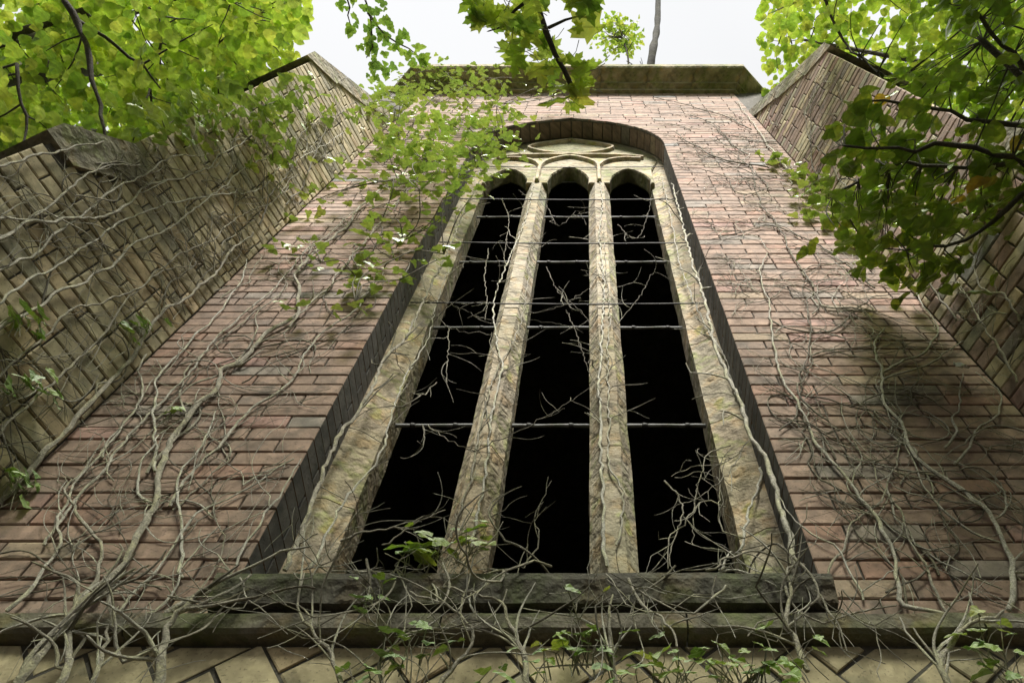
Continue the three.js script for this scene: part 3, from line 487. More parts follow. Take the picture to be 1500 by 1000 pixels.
// [surface, radius at foot, radius at tip, bark tone, branches, pixels traced on that surface]
const traced = [
  ['F', .014, .005, 1, 16, [[95, 912], [150, 850], [172, 830], [200, 777], [233, 708], [236, 680], [270, 625], [320, 573], [330, 545], [355, 533], [387, 496], [433, 456], [443, 400], [497, 340], [545, 290], [600, 250]]],
  ['F', .006, .003, 2, 9, [[230, 690], [227, 576], [237, 550], [260, 526], [287, 496], [323, 460], [333, 430], [360, 396], [372, 370], [430, 310]]],
  ['F', .0055, .003, 0, 8, [[150, 670], [190, 610], [203, 573], [207, 540], [233, 500], [247, 486], [297, 433], [333, 420]]],
  ['F', .006, .003, 1, 7, [[215, 690], [277, 616], [267, 586], [277, 546], [310, 513], [340, 483], [380, 450]]],
  ['F', .0065, .003, 0, 9, [[250, 740], [333, 643], [367, 593], [400, 573], [427, 553], [447, 526], [500, 470], [560, 400]]],
  ['F', .007, .003, 0, 9, [[8, 897], [23, 884], [43, 857], [67, 820], [87, 790], [90, 760], [103, 730], [133, 684], [150, 667], [200, 610]]],
  ['F', .008, .003, 1, 8, [[110, 900], [112, 880], [133, 854], [147, 810], [123, 750], [103, 724], [130, 690], [160, 640]]],
  ['F', .0055, .0025, 2, 8, [[167, 905], [193, 860], [227, 814], [260, 777], [293, 750], [330, 734], [377, 707], [430, 674]]],
  ['F', .005, .002, 2, 6, [[205, 905], [207, 897], [230, 887], [260, 854], [267, 824], [293, 790], [310, 770]]],
  ['F', .0055, .0025, 2, 6, [[300, 870], [340, 837], [350, 797], [380, 760], [405, 722], [440, 672]]],
  ['F', .006, .003, 2, 6, [[262, 845], [265, 800], [268, 760], [262, 720], [275, 690], [300, 650], [320, 600]]],
  ['F', .012, .008, 1, 5, [[246, 905], [277, 887], [307, 864], [326, 852]]],
  ['F', .006, .003, 0, 8, [[60, 800], [95, 760], [140, 700], [180, 640], [240, 590], [290, 540], [345, 470], [400, 420], [470, 350], [520, 310]]],
  ['F', .0065, .003, 1, 10, [[425, 480], [455, 450], [480, 420], [520, 360], [560, 310], [590, 280], [620, 240], [640, 210]]],
  ['F', .010, .0045, 0, 12, [[1477, 895], [1490, 854], [1493, 827], [1480, 800], [1467, 764], [1437, 740], [1407, 710], [1370, 687], [1343, 667], [1327, 633], [1307, 603], [1293, 566], [1290, 540], [1282, 520], [1290, 493], [1303, 480]]],
  ['F', .008, .0035, 0, 11, [[1400, 905], [1350, 890], [1320, 880], [1323, 854], [1320, 810], [1303, 777], [1283, 744], [1253, 704], [1213, 667], [1190, 640], [1160, 596], [1147, 566], [1133, 530], [1133, 476], [1123, 443], [1113, 413], [1120, 373]]],
  ['F', .0045, .002, 2, 5, [[1263, 880], [1245, 830], [1233, 807], [1200, 780], [1167, 744], [1150, 722]]],
  ['F', .0045, .0025, 1, 6, [[1212, 843], [1220, 824], [1240, 800], [1260, 764], [1290, 734], [1310, 694], [1317, 667], [1320, 630], [1317, 546]]],
  ['F', .0045, .002, 0, 6, [[1300, 710], [1317, 754], [1340, 780], [1347, 797], [1370, 804], [1403, 810], [1397, 834]]],
  ['F', .006, .003, 1, 7, [[1433, 900], [1377, 894], [1363, 867], [1347, 840], [1330, 807], [1320, 757], [1300, 720], [1285, 680]]],
  ['F', .0065, .003, 0, 8, [[1290, 548], [1313, 533], [1350, 510], [1367, 483], [1360, 466], [1345, 440], [1330, 420]]],
  ['F', .006, .003, 0, 8, [[1285, 560], [1317, 546], [1360, 533], [1390, 513], [1410, 500]]],
  ['F', .005, .003, 3, 9, [[1127, 466], [1153, 480], [1190, 486], [1227, 476], [1247, 460], [1267, 446], [1287, 436], [1320, 430]]],
  ['F', .0042, .0025, 3, 7, [[1145, 630], [1157, 613], [1178, 573], [1180, 546], [1190, 520], [1190, 460], [1185, 420], [1200, 380]]],
  ['F', .0042, .002, 3, 7, [[1178, 580], [1213, 586], [1253, 600], [1300, 610], [1340, 640]]],
  ['F', .006, .003, 0, 7, [[1387, 656], [1400, 626], [1397, 616], [1413, 593], [1420, 570], [1425, 548]]],
  ['F', .0065, .003, 0, 5, [[1400, 680], [1443, 636], [1473, 600], [1463, 573], [1430, 545]]],
  ['F', .008, .004, 3, 8, [[1126, 246], [1106, 242], [1080, 238], [1050, 228], [1012, 212], [992, 194]]],
  ['F', .007, .004, 3, 8, [[1095, 226], [1076, 214], [1060, 196], [1034, 178], [1006, 168]]],
  ['F', .007, .004, 3, 8, [[1100, 190], [1086, 180], [1060, 170], [1016, 156], [958, 143]]],
  ['F', .009, .004, 0, 8, [[1180, 268], [1150, 240], [1122, 205], [1106, 182], [1092, 164], [1084, 148]]],
  ['F', .006, .003, 3, 9, [[1190, 420], [1170, 380], [1140, 330], [1110, 290], [1090, 240], [1070, 220]]],
  ['F', .006, .003, 3, 9, [[1280, 420], [1230, 390], [1180, 350], [1130, 330], [1080, 340], [1040, 350]]],
  ['L', .013, .006, 1, 12, [[30, 690], [60, 658], [113, 610], [150, 566], [187, 520], [213, 483], [240, 453], [267, 436], [320, 396], [337, 366], [370, 340]]],
  ['L', .008, .004, 0, 12, [[0, 482], [40, 453], [80, 423], [110, 410], [160, 383], [187, 360], [240, 330], [300, 290], [350, 260], [400, 230]]],
  ['L', .009, .004, 0, 10, [[0, 262], [27, 253], [67, 240], [110, 230], [157, 219]]],
  ['L', .008, .004, 0, 10, [[0, 313], [40, 307], [73, 290], [110, 267], [150, 250], [200, 240]]],
  ['L', .009, .004, 0, 12, [[10, 350], [67, 327], [133, 323], [173, 313], [213, 287], [260, 267], [300, 253], [327, 217], [380, 190]]],
  ['L', .008, .004, 0, 10, [[20, 380], [60, 360], [110, 330], [167, 293], [233, 247], [283, 230], [327, 213]]],
  ['L', .006, .003, 1, 9, [[0, 560], [60, 500], [100, 450], [150, 440], [200, 420], [250, 370], [300, 350], [350, 320], [400, 290], [440, 260]]],
  ['L', .007, .003, 1, 9, [[0, 640], [50, 570], [100, 530], [140, 500], [190, 440], [230, 400], [290, 380]]],
  ['L', .006, .003, 2, 9, [[30, 420], [90, 390], [140, 360], [190, 330], [250, 310], [290, 300], [340, 290], [400, 262], [450, 225], [500, 190]]],
  ['L', .006, .003, 3, 9, [[380, 330], [400, 290], [420, 250], [440, 210], [460, 180], [500, 160]]],
  ['L', .0065, .003, 3, 9, [[420, 300], [450, 250], [470, 200], [490, 170], [520, 150]]],
  ['R', .007, .003, 3, 9, [[1400, 470], [1360, 400], [1300, 330], [1250, 280], [1200, 220], [1180, 180], [1175, 150]]],
  ['R', .007, .003, 1, 9, [[1490, 560], [1450, 500], [1420, 440], [1400, 400], [1420, 350]]],
  ['R', .006, .003, 3, 8, [[1140, 185], [1128, 170], [1130, 150], [1136, 136]]],
  ['R', .006, .003, 3, 8, [[1230, 300], [1200, 260], [1190, 210], [1186, 160], [1190, 130]]],
  ['R', .007, .003, 1, 9, [[1495, 470], [1470, 440], [1440, 420], [1430, 380], [1450, 340]]],
];
const tone = (r, m) => `${r > .0085 ? 'thick' : r > .0058 ? 'slender' : 'thin'} ${['pale grey', 'brownish', 'whitish', 'dark'][m]}`;
for (const [key, r0, r1, mt, nb, px] of traced) { const L0 = key !== 'F' ? lbl[key] : px[0][0] < 800 ? lbl.FL : lbl.FR, L = [`${tone(r0, mt)} ${L0[0]}`, L0[1]]; const q = px.slice(); if (key === 'L' && q[0][0] < 70) { const [A, B] = q, k = 130 / Math.hypot(A[0] - B[0], A[1] - B[1]); q.unshift([A[0] + (A[0] - B[0]) * k, A[1] + (A[1] - B[1]) * k]); } vineThing('woody_vine', ...L, key, wiggle(frames[key], TR(key, q), .0095, r0 * .7 + .004), r0 * .72, r1 * .75, mt, Math.round(nb * .8)); }
// more shoots climbing on their own
const extra = [['F', -1.6, -.95, 1.36, 2.6, 14, 'FL'], ['F', -1.6, -.95, 2.6, 6.5, 14, 'FL'], ['F', .64, 1.36, 1.36, 2.4, 22, 'FR'], ['F', .62, 1.36, 2.4, 5.0, 28, 'FR'], ['F', .6, 1.36, 4.6, 7.2, 18, 'FR'], ['L', .05, .74, 1.4, 3.2, 30, 'L'], ['L', .05, .62, 3.0, 5.5, 28, 'L'], ['R', .05, .6, 1.6, 5.6, 26, 'R']];
for (const [key, u0, u1, v0, v1, n, lk] of extra) for (let i = 0; i < n; i++) {
  const em = pick([0, 1, 2, 3, 3]), thick = rr(.0014, .0036), pts = wander(key, rr(u0, u1), rr(v0, v1) + CY, Math.PI / 2 + rr(-1.2, 1.2), rr(.4, 1.8), { w: thick + rr(.003, .012), pull: .05, aim: Math.PI / 2 + rr(-.9, .9), curl: 1.3 });
  if (pts) vineThing('thin_vine', `${['pale grey', 'brownish', 'whitish', 'dark'][em]} wiry shoot, ${lbl[lk][0]}`, lbl[lk][1] + ', thin shoots', key, pts, thick, thick * .5, em, Math.floor(rr(2, 6)), { bl: .4 });
}
// shoots on the window stone and reaching over the dark openings (free in the air)
function airPath(p, dir, len, o = {}) { const pts = []; const d = dir.clone().normalize(), c = V(0, 0, 0); const step = .022; for (let s = 0; s < len; s += step) { pts.push(p.clone()); c.multiplyScalar(.85).add(V(rr(-1, 1), rr(-1, 1), rr(-1, 1) * .5).multiplyScalar(.13 * (o.curl ?? 1))); d.add(c).add(V(0, o.g ?? 0, 0)); if (R() < .14) d.add(V(rr(-.8, .8), rr(-.8, .8), rr(-.25, .25))); d.normalize(); p = p.clone().addScaledVector(d, step); if (o.zmin !== undefined && p.z < o.zmin) { p.z = o.zmin + .002; d.z = Math.abs(d.z) * .3; } } return pts; }
function airVine(name, label, group, p, dir, len, r, mat, nb, o = {}) {
  const stem = o.path ?? airPath(p, dir, len, o), base = stem[0].clone(), t = thing(name, label, 'vine', group, base.toArray()); const loc = (g) => g.translate(-base.x, -base.y, -base.z);
  mesh('stem', loc(tube(stem, r, r * .45, 6)), M.vine[mat], t);
  for (let i = 0; i < nb; i++) { const k = Math.floor(rr(.1, .95) * (stem.length - 1)); const tg = stem[Math.min(stem.length - 1, k + 1)].clone().sub(stem[Math.max(0, k - 1)]).normalize(); const b = airPath(stem[k], tg.add(V(rr(-1, 1), rr(-1, 1), rr(-.3, .5)).multiplyScalar(.9)), rr(.08, o.bl ?? .35), o); const bm = mesh('branch', loc(tube(b, Math.max(.0014, r * .5), Math.max(.0009, r * .22), 5)), M.vine[Math.floor(R() * 4)], t); if (R() < .6) { const kk = Math.floor(rr(.3, .9) * (b.length - 1)); const w = airPath(b[kk], V(rr(-1, 1), rr(-1, 1), rr(-.3, .3)), rr(.04, .14), o); if (w.length > 2) mesh('twig', loc(tube(w, Math.max(.001, r * .25), .0007, 4)), M.vine[2], bm); } }
  return [t, base, stem];
}
const wl = { m: ['pale vine stem climbing a stone mullion of the window', 'vines on the mullions'], o: ['fine dead twig spray reaching over the black window opening', 'dead twigs in front of the window openings'], j: ['grey vine hugging the weathered stone jamb of the window', 'vines on the window jambs'], s: ['dead twig tangled along the mossy window sill', 'twigs piled on the window sill'], b: ['bare twig hanging below the window sill over the belt of stone', 'twigs hanging below the sill'] };
const zp = (z, list) => list.map(([x, y]) => onPlane(x, y, V(0, 0, z), V(0, 0, 1)));
for (const [px, r, mt, z, k] of [
  [[[690, 800], [712, 690], [722, 600], [735, 540], [728, 500], [724, 440], [745, 380], [770, 320], [782, 270]], .0045, 2, -.168, 'm'], [[[660, 790], [690, 700], [705, 620], [720, 560], [760, 480], [772, 420], [775, 350]], .004, 1, -.168, 'm'],
  [[[886, 830], [884, 740], [880, 650], [878, 560], [882, 480], [885, 420], [878, 340], [882, 300], [878, 250]], .0055, 2, -.168, 'm'], [[[905, 800], [912, 720], [895, 690], [892, 600], [890, 520], [893, 460], [888, 400], [884, 330]], .0035, 0, -.168, 'm'],
  [[[1163, 825], [1153, 774], [1143, 744], [1133, 707], [1118, 665], [1100, 640], [1088, 600], [1060, 536], [1047, 506], [1033, 443], [1016, 390], [1000, 330], [985, 270]], .0085, 0, -.05, 'j'], [[[1085, 810], [1095, 760], [1115, 690], [1100, 620], [1075, 570], [1060, 520], [1030, 470], [1000, 400], [985, 330], [970, 260]], .0045, 2, -.16, 'j'],
  [[[418, 835], [440, 780], [470, 700], [490, 650], [510, 620], [540, 580], [560, 530], [590, 500], [620, 440], [650, 380], [680, 310], [705, 260]], .007, 1, -.10, 'j'], [[[455, 835], [500, 740], [540, 690], [560, 660], [575, 600], [600, 540], [625, 500], [640, 440], [660, 390]], .004, 2, -.17, 'j'],
]) { const pts = smooth(zp(z, px), .028).map((p) => p.add(V(rr(-.006, .006), rr(-.006, .006), rr(-.004, .006)))); airVine('window_vine', ...wl[k], null, null, 0, r, mt, 13, { path: pts, zmin: z, bl: .3 }); }
for (const [px, r, mt] of [
  [[[600, 340], [660, 480], [720, 490], [770, 510]], .0028, 2], [[[575, 455], [640, 440], [720, 470], [790, 470], [820, 475]], .0026, 3], [[[560, 990], [620, 960], [700, 940], [780, 905]], .002, 1],
  [[[690, 660], [740, 640], [800, 610], [860, 570], [870, 560]], .003, 3], [[[800, 390], [820, 430], [845, 450], [870, 480]], .0028, 3], [[[770, 460], [820, 450], [850, 430], [880, 415], [900, 410]], .0026, 3], [[[830, 455], [845, 490], [858, 530], [885, 600]], .0026, 3],
  [[[716, 365], [710, 400], [713, 440], [710, 470]], .003, 0], [[[658, 480], [656, 520], [654, 560]], .003, 0], [[[617, 620], [622, 640], [618, 650], [612, 645]], .003, 0], [[[625, 622], [650, 640], [680, 655], [700, 662]], .003, 0],
  [[[1090, 790], [1060, 780], [1050, 700], [1030, 690], [990, 700]], .003, 0], [[[1062, 742], [1030, 735], [1000, 770], [985, 780], [980, 830]], .004, 0], [[[1090, 660], [1050, 680], [1010, 685], [985, 700]], .003, 2], [[[1070, 650], [1035, 668], [1030, 690], [1020, 720], [1015, 800]], .003, 0], [[[1100, 640], [1060, 700], [1020, 730], [985, 745]], .0028, 0], [[[975, 705], [990, 720], [1000, 750], [985, 800], [980, 830]], .004, 0],
  [[[770, 830], [790, 790], [785, 760], [800, 745]], .003, 0], [[[640, 560], [600, 590], [545, 600], [520, 620]], .003, 2], [[[500, 790], [540, 778], [600, 770], [650, 745]], .005, 1], [[[560, 800], [600, 770], [630, 755], [690, 780]], .003, 1], [[[900, 480], [940, 430], [960, 400], [1000, 420]], .0026, 3], [[[905, 330], [930, 350], [950, 310], [955, 280]], .0026, 3], [[[800, 300], [820, 330], [845, 310], [860, 330]], .0026, 3], [[[735, 290], [745, 320], [742, 350], [738, 380]], .0026, 2],
]) { const pts = smooth(zp(rr(-.17, -.10), px), .022).map((p) => p.add(V(rr(-.004, .004), rr(-.004, .004), rr(-.006, .006)))); airVine('dead_twig', ...wl.o, null, null, 0, r * .78, mt % 2 ? mt : 1, 4, { path: pts, bl: .2, curl: 1.4 }); }
for (let i = 0; i < 24; i++) { const x = rr(-.80, .54), em = Math.floor(R() * 4); airVine('sill_twig', `${tone(0, em)} ${wl.s[0]}`, wl.s[1], V(x, SILL + rr(.01, .045), rr(-.02, .055)), V(rr(-1, 1), rr(-.05, .22), rr(-.15, .25)), rr(.12, .45), rr(.0015, .004), em, 3, { curl: 1.2, bl: .14 }); }
for (let i = 0; i < 22; i++) { const x = rr(-.85, .62), em = pick([0, 1, 1, 3]); airVine('hanging_twig', `${tone(0, em)} ${wl.b[0]}`, wl.b[1], V(x, SILL + rr(-.09, .02), rr(.06, .10)), V(rr(-.7, .7), -1, rr(-.05, .25)), rr(.15, .42), rr(.0015, .0042), em, 3, { curl: 1.1, bl: .22, zmin: .05 }); }
for (const [px, r] of [[[[20, 1010], [50, 970], [100, 905], [135, 875], [152, 868], [162, 890], [168, 925]], .011], [[[85, 1010], [97, 975], [97, 948], [105, 910], [112, 880]], .009], [[[225, 1010], [236, 980], [243, 925], [262, 898], [300, 868]], .011], [[[130, 1010], [150, 960], [158, 920], [170, 890]], .006], [[[1390, 1010], [1378, 975], [1395, 940], [1420, 915], [1470, 900]], .008], [[[1180, 985], [1165, 940], [1150, 905], [1160, 860], [1150, 838], [1180, 826]], .007], [[[500, 1010], [480, 950], [440, 900], [440, 870], [445, 845]], .005], [[[770, 1010], [765, 960], [745, 910], [730, 880], [700, 870], [650, 860]], .006], [[[900, 1010], [896, 960], [892, 910], [896, 870]], .006], [[[640, 1010], [680, 960], [695, 930], [660, 890], [600, 865]], .005], [[[560, 1010], [555, 970], [600, 930], [680, 920]], .004]])
  airVine('woody_vine', 'thick grey vine crossing the stone belt from below the wall', 'vine feet crossing the stone belt', null, null, 0, r, 1, 7, { path: smooth(zp(.075, px), .025).map((p) => p.add(V(rr(-.004, .004), rr(-.004, .004), rr(-.004, .008)))), bl: .3, zmin: .05 });

// ---------------------------------------------------------------- green growth on the wall
function inPoly(x, y, P) { let c = false; for (let i = 0, j = P.length - 1; i < P.length; j = i++) if ((P[i][1] > y) !== (P[j][1] > y) && x < (P[j][0] - P[i][0]) * (y - P[i][1]) / (P[j][1] - P[i][1]) + P[i][0]) c = !c; return c; }
function sprayOn(t, base, leaves, p, n, spread, size, o = {}) { for (let i = 0; i < n; i++) { const q = p.clone().add(V(rr(-1, 1), rr(-1.2, .8), rr(-.5, .8)).multiplyScalar(spread)); if (q.z < .012 && !o.free) q.z = rr(.012, .06); leaves.push(leafAt(q, size, o.tilt ?? .55, null, { n: V(0, .9, .75), ...o })); } }
{ // light green creeper over the arch shoulder
  const base = V(-.9, SILL + 1.6, .02), t = thing('leafy_creeper', 'light green leafy creeper spilling over the arch shoulder and up to the cornice', 'creeper', null, base.toArray()); const leaves = [], stems = [];
  const P = [[592, 100], [700, 96], [770, 104], [860, 112], [850, 130], [770, 150], [735, 190], [742, 225], [706, 262], [690, 300], [655, 318], [640, 345], [600, 330], [585, 290], [556, 270], [548, 200], [540, 150], [572, 118]];
  const centres = []; let guard = 0;
  while (centres.length < 118 && guard++ < 4000) { const x = rr(535, 865), y = rr(92, 350); if (!inPoly(x, y, P)) continue; const dens = (x > 760 ? .35 : 1) * (y > 260 ? .55 : 1); if (R() > dens) continue; centres.push(onPlane(x, y, V(0, 0, rr(.05, .30)), V(0, 0, 1))); }
  for (const [x, y] of [[410, 372], [432, 362], [470, 384], [448, 376], [520, 405], [540, 345], [552, 328], [572, 360], [590, 352], [604, 340], [600, 385], [560, 320], [640, 380], [650, 372], [512, 412], [530, 400], [445, 300], [500, 280], [585, 410], [566, 385], [620, 330], [545, 370], [700, 210], [720, 208], [735, 215], [762, 225], [480, 250], [430, 450], [520, 440]]) centres.push(onPlane(x, y, V(0, 0, rr(.05, .14)), V(0, 0, 1)));
  centres.forEach((c) => { const hi = c.y > 5.5; sprayOn(t, base, leaves, c, hi ? 9 : 6, hi ? .16 : .08, hi ? .056 : .048); });
  for (let i = 0; i < centres.length; i++) { const c = centres[i]; let b = null; for (const d of centres) if (d.y < c.y - .15 && (!b || d.distanceTo(c) < b.distanceTo(c))) b = d; if (b && b.distanceTo(c) < 1.2) { const m = b.clone().lerp(c, .5).add(V(rr(-.06, .06), rr(-.05, .05), rr(-.03, .05))); m.z = Math.max(.02, m.z); stems.push(tube(smooth([b, m, c], .05), .0035, .0022, 4)); } }
  mesh('stem', mergeGeometries(stems).translate(-base.x, -base.y, -base.z), M.vine[3], t);
  foliage(t, base, leaves, 'ivy', PAL.creeper);
}
{ // climber on the buff buttress
  const F = flank.L, c0 = onPlane(385, 160, F.o, F.n, .05), t = thing('leafy_creeper', 'clump of green creeper leaves on the buff buttress below its top coping', 'creeper', null, c0.toArray()); const leaves = [], stems = [];
  const spots = [[300, 195, 3], [330, 170, 4], [350, 150, 5], [370, 160, 6], [400, 150, 6], [420, 140, 6], [440, 130, 5], [385, 185, 4], [390, 215, 6], [398, 235, 4], [310, 165, 4], [290, 180, 4], [280, 150, 4], [262, 170, 4], [240, 185, 4], [225, 172, 3], [420, 190, 3], [500, 185, 3], [470, 165, 3], [440, 300, 2], [330, 140, 4]];
  let prev = null; for (const [x, y, n] of spots) { const p = onPlane(x, y, F.o, F.n, rr(.04, .16)); for (let i = 0; i < n * 3; i++) leaves.push(leafAt(p.clone().add(V(rr(-1, 1), rr(-1, 1), rr(-1, 1)).multiplyScalar(.10)), .062, .7, null, { n: F.n.clone().multiplyScalar(.6).add(UPV) })); if (prev && prev.distanceTo(p) < .6) stems.push(tube(smooth([prev, prev.clone().lerp(p, .5).addScaledVector(F.n, .02), p], .05), .003, .002, 4)); prev = p; }
  mesh('stem', mergeGeometries(stems).translate(-c0.x, -c0.y, -c0.z), M.vine[3], t); foliage(t, c0, leaves, 'ivy', PAL.creeper);
}
// small leafy shoots: sill, foot of the wall, low on the buttress
function shoot(label, px, py, z, n, size, spread, palette, o = {}) {
  const p = o.F ? onPlane(px, py, o.F.o, o.F.n, z) : onPlane(px, py, V(0, 0, z), V(0, 0, 1)), base = p.clone().add(V(0, -.05, -.02)), t = thing('ivy_shoot', label, 'ivy', 'small ivy shoots', base.toArray()); const leaves = [], st = [];
  for (let i = 0; i < n; i++) { const q = p.clone().add(V(rr(-1, 1) * spread * (o.wide ?? 1), rr(-.5, 1) * spread, rr(-.3, .6) * spread)); if (!o.F) q.z = Math.max(q.z, z - .01); leaves.push(leafAt(q, size * rr(.7, 1.25), .45, null, { n: o.n ?? V(0, .75, .65) })); const b2 = base.clone().add(V(rr(-1, 1) * spread * .7, rr(-.02, .02), 0)); st.push(tube(smooth([b2, b2.clone().lerp(q, .5).add(V(rr(-.01, .01), .015, 0)), q], .02), .0016, .0010, 4)); }
  mesh('stem', mergeGeometries(st).translate(-base.x, -base.y, -base.z), M.vine[1], t); foliage(t, base, leaves, o.kind ?? 'heart', palette, 300, 3);
}
shoot('clump of bright heart leaves growing on the window sill at the foot of a mullion', 655, 805, .085, 24, .048, .075, PAL.bright, { wide: 1.3 });
shoot('broad green leaf pair on the sill beside the bright clump', 592, 806, .085, 3, .06, .03, PAL.maple);
for (const [x, y, n, pl] of [[550, 850, 3, 'maple'], [560, 890, 4, 'maple'], [585, 945, 5, 'maple'], [620, 965, 5, 'maple'], [540, 985, 8, 'maple'], [640, 925, 3, 'maple'], [830, 945, 7, 'bright'], [860, 945, 6, 'maple'], [880, 950, 5, 'maple'], [852, 890, 2, 'bright'], [975, 955, 6, 'bright'], [1000, 985, 9, 'maple'], [1060, 965, 9, 'bright'], [1085, 975, 9, 'maple'], [1110, 985, 8, 'maple'], [1150, 935, 5, 'maple'], [1170, 990, 6, 'maple'], [920, 985, 7, 'maple'], [800, 985, 5, 'maple'], [700, 990, 5, 'maple'], [1445, 930, 5, 'bright'], [1470, 960, 7, 'maple'], [1485, 990, 6, 'maple']])
  shoot('small ivy shoot among bare twigs below the stone belt', x, y, .10, n, .036, .045, PAL[pl], { kind: 'ivy', wide: 1.4 });
for (const [x, y, n] of [[30, 470, 5], [55, 490, 5], [10, 570, 6], [40, 555, 5], [205, 470, 5], [190, 490, 4], [225, 478, 4], [75, 590, 4], [20, 700, 6], [35, 715, 5], [12, 720, 5]]) shoot('pale green ivy shoot low on the buff brick buttress', x, y, .06, n, .05, .05, PAL.maple, { F: flank.L, kind: 'ivy', n: flank.L.n.clone().add(UPV) });
for (const [x, y, n] of [[252, 600, 5], [1125, 236, 6], [1135, 232, 5], [1150, 242, 6], [1180, 315, 5], [1165, 256, 8], [1185, 268, 9], [1200, 284, 9], [1214, 305, 9], [1228, 326, 8], [1178, 288, 7], [1240, 350, 7], [1205, 262, 7]]) shoot('pale green sprig on bare red brickwork', x, y, .04, n, x < 400 ? .03 : .06, x < 400 ? .03 : .08, PAL.creeper, { kind: 'ivy' });
// pale scrap caught in the twigs
{ const p = onPlane(1408, 535, V(0, 0, .05), V(0, 0, 1)), g = new THREE.PlaneGeometry(.052, .03, 9, 6), a = g.attributes.position; for (let i = 0; i < a.count; i++) { const x = a.getX(i), y = a.getY(i); a.setXYZ(i, x + (noise(x * 90, y * 90, 1) - .5) * .012, y + (noise(x * 90, y * 90, 5) - .5) * .012, (noise(x * 120, y * 120, 9) - .5) * .025); } g.computeVertexNormals(); const m = mesh('paper_scrap', g, M.paper, scene); m.position.copy(p); m.rotation.set(-.4, .2, .1); m.userData = { label: 'crumpled white scrap caught in bare vines on the brick wall', category: 'litter' }; }

// ---------------------------------------------------------------- trees
function buildTree(name, label, group, o) {
  const base = o.trunk[0].clone(); base.y = Math.min(base.y, o.baseY ?? 0); const t = thing(name, label, 'tree', group, base.toArray()); const loc = (g) => g.translate(-base.x, -base.y, -base.z); const bm = o.bark ?? M.bark;
  const tp = smooth(o.trunk, .15); mesh('trunk', loc(tube(tp, o.r, o.r * .45, 9)), bm, t);
  const nodes = []; tp.slice(Math.floor(tp.length * (o.bare ?? .55))).forEach((p) => nodes.push(p));
  for (const l of o.limbs ?? []) { const pts = smooth(l.pts, .08).map((p) => p.add(V(rr(-1, 1), rr(-1, 1), rr(-1, 1)).multiplyScalar(.012))); mesh('limb', loc(tube(pts, l.r, l.r * .35, 6)), bm, t); nodes.push(...pts); }
  const C = o.crown, leaves = [], twigs = [];
  for (let i = 0; i < (o.nlimb ?? 0); i++) { let d; let gd = 0; do { d = V(rr(-1, 1), rr(-.5, 1), rr(-1, 1)); } while ((d.length() > 1 || d.length() < .6 || (o.reject && o.reject(C.c.clone().add(d.clone().multiply(C.r))))) && gd++ < 200); const e = C.c.clone().add(d.multiply(C.r)), s = tp[Math.floor(tp.length * rr(.45, .95))]; const pts = smooth([s, s.clone().lerp(e, .5).add(V(0, .25, 0)), e], .15); mesh('limb', loc(tube(pts, o.r * .38, o.r * .08, 6)), bm, t); nodes.push(...pts); }
  let n = 0, guard = 0; while (n < C.n && guard++ < C.n * 30) {
    const d = V(rr(-1, 1), rr(-1, 1), rr(-1, 1)); if (d.length() > 1) continue; if (C.hollow && d.length() < C.hollow * R()) continue;
    const p = C.c.clone().add(d.multiply(C.r)); if (o.reject && o.reject(p)) continue; if (fbm(p.x * 1.3 + (o.seed ?? 0), p.y * 1.3, p.z * 1.3) < (C.gap ?? .38)) continue; n++;
    let b = nodes[0], bd = 1e9; for (const q of nodes) { const e = q.distanceToSquared(p); if (e < bd) { bd = e; b = q; } }
    const L = Math.sqrt(bd), m = b.clone().lerp(p, .55).add(V(rr(-.1, .1), .1 * L, rr(-.1, .1)).multiplyScalar(Math.min(1, L))); const pts = smooth([b, m, p], .12); twigs.push(tube(pts, Math.min(.012, .004 + .005 * L), .002, 4)); if (L > .5 && nodes.length < 4000) nodes.push(pts[Math.floor(pts.length * .6)]);
    const dir = p.clone().sub(m).normalize(); for (let k = 0; k < C.per; k++) { const q = p.clone().addScaledVector(dir, rr(-.35, .15) * C.spread * 2).add(V(rr(-1, 1), rr(-.8, .6), rr(-1, 1)).multiplyScalar(C.spread)); if (o.reject && o.reject(q)) continue; leaves.push(leafAt(q, C.size, C.tilt ?? .5, dir, {})); }
  }
  mesh('twigs', loc(mergeGeometries(twigs)), bm, t).userData.kind = 'stuff'; foliage(t, base, leaves, o.kind, o.pal, o.limit ?? 300, o.minPx ?? 9); return t;
}
const clearOfChurch = (p) => (p.z < .78 && p.x > -2.25 && p.x < 2.1 && p.y < 8.75) || (p.z < -.2 && Math.abs(p.x) < 2.6 && p.y < 10);
const skyGap = (p) => { const q = project(p); if (!q) return false; const [x, y] = q; return x > 455 - Math.max(0, y - 20) * .3 && x < 1115 && y < 240 && y > -140; };
const ar = (list, r0, r1) => list.map(([x, y], i) => atRange(x, y, lerp(r0, r1, i / (list.length - 1))));
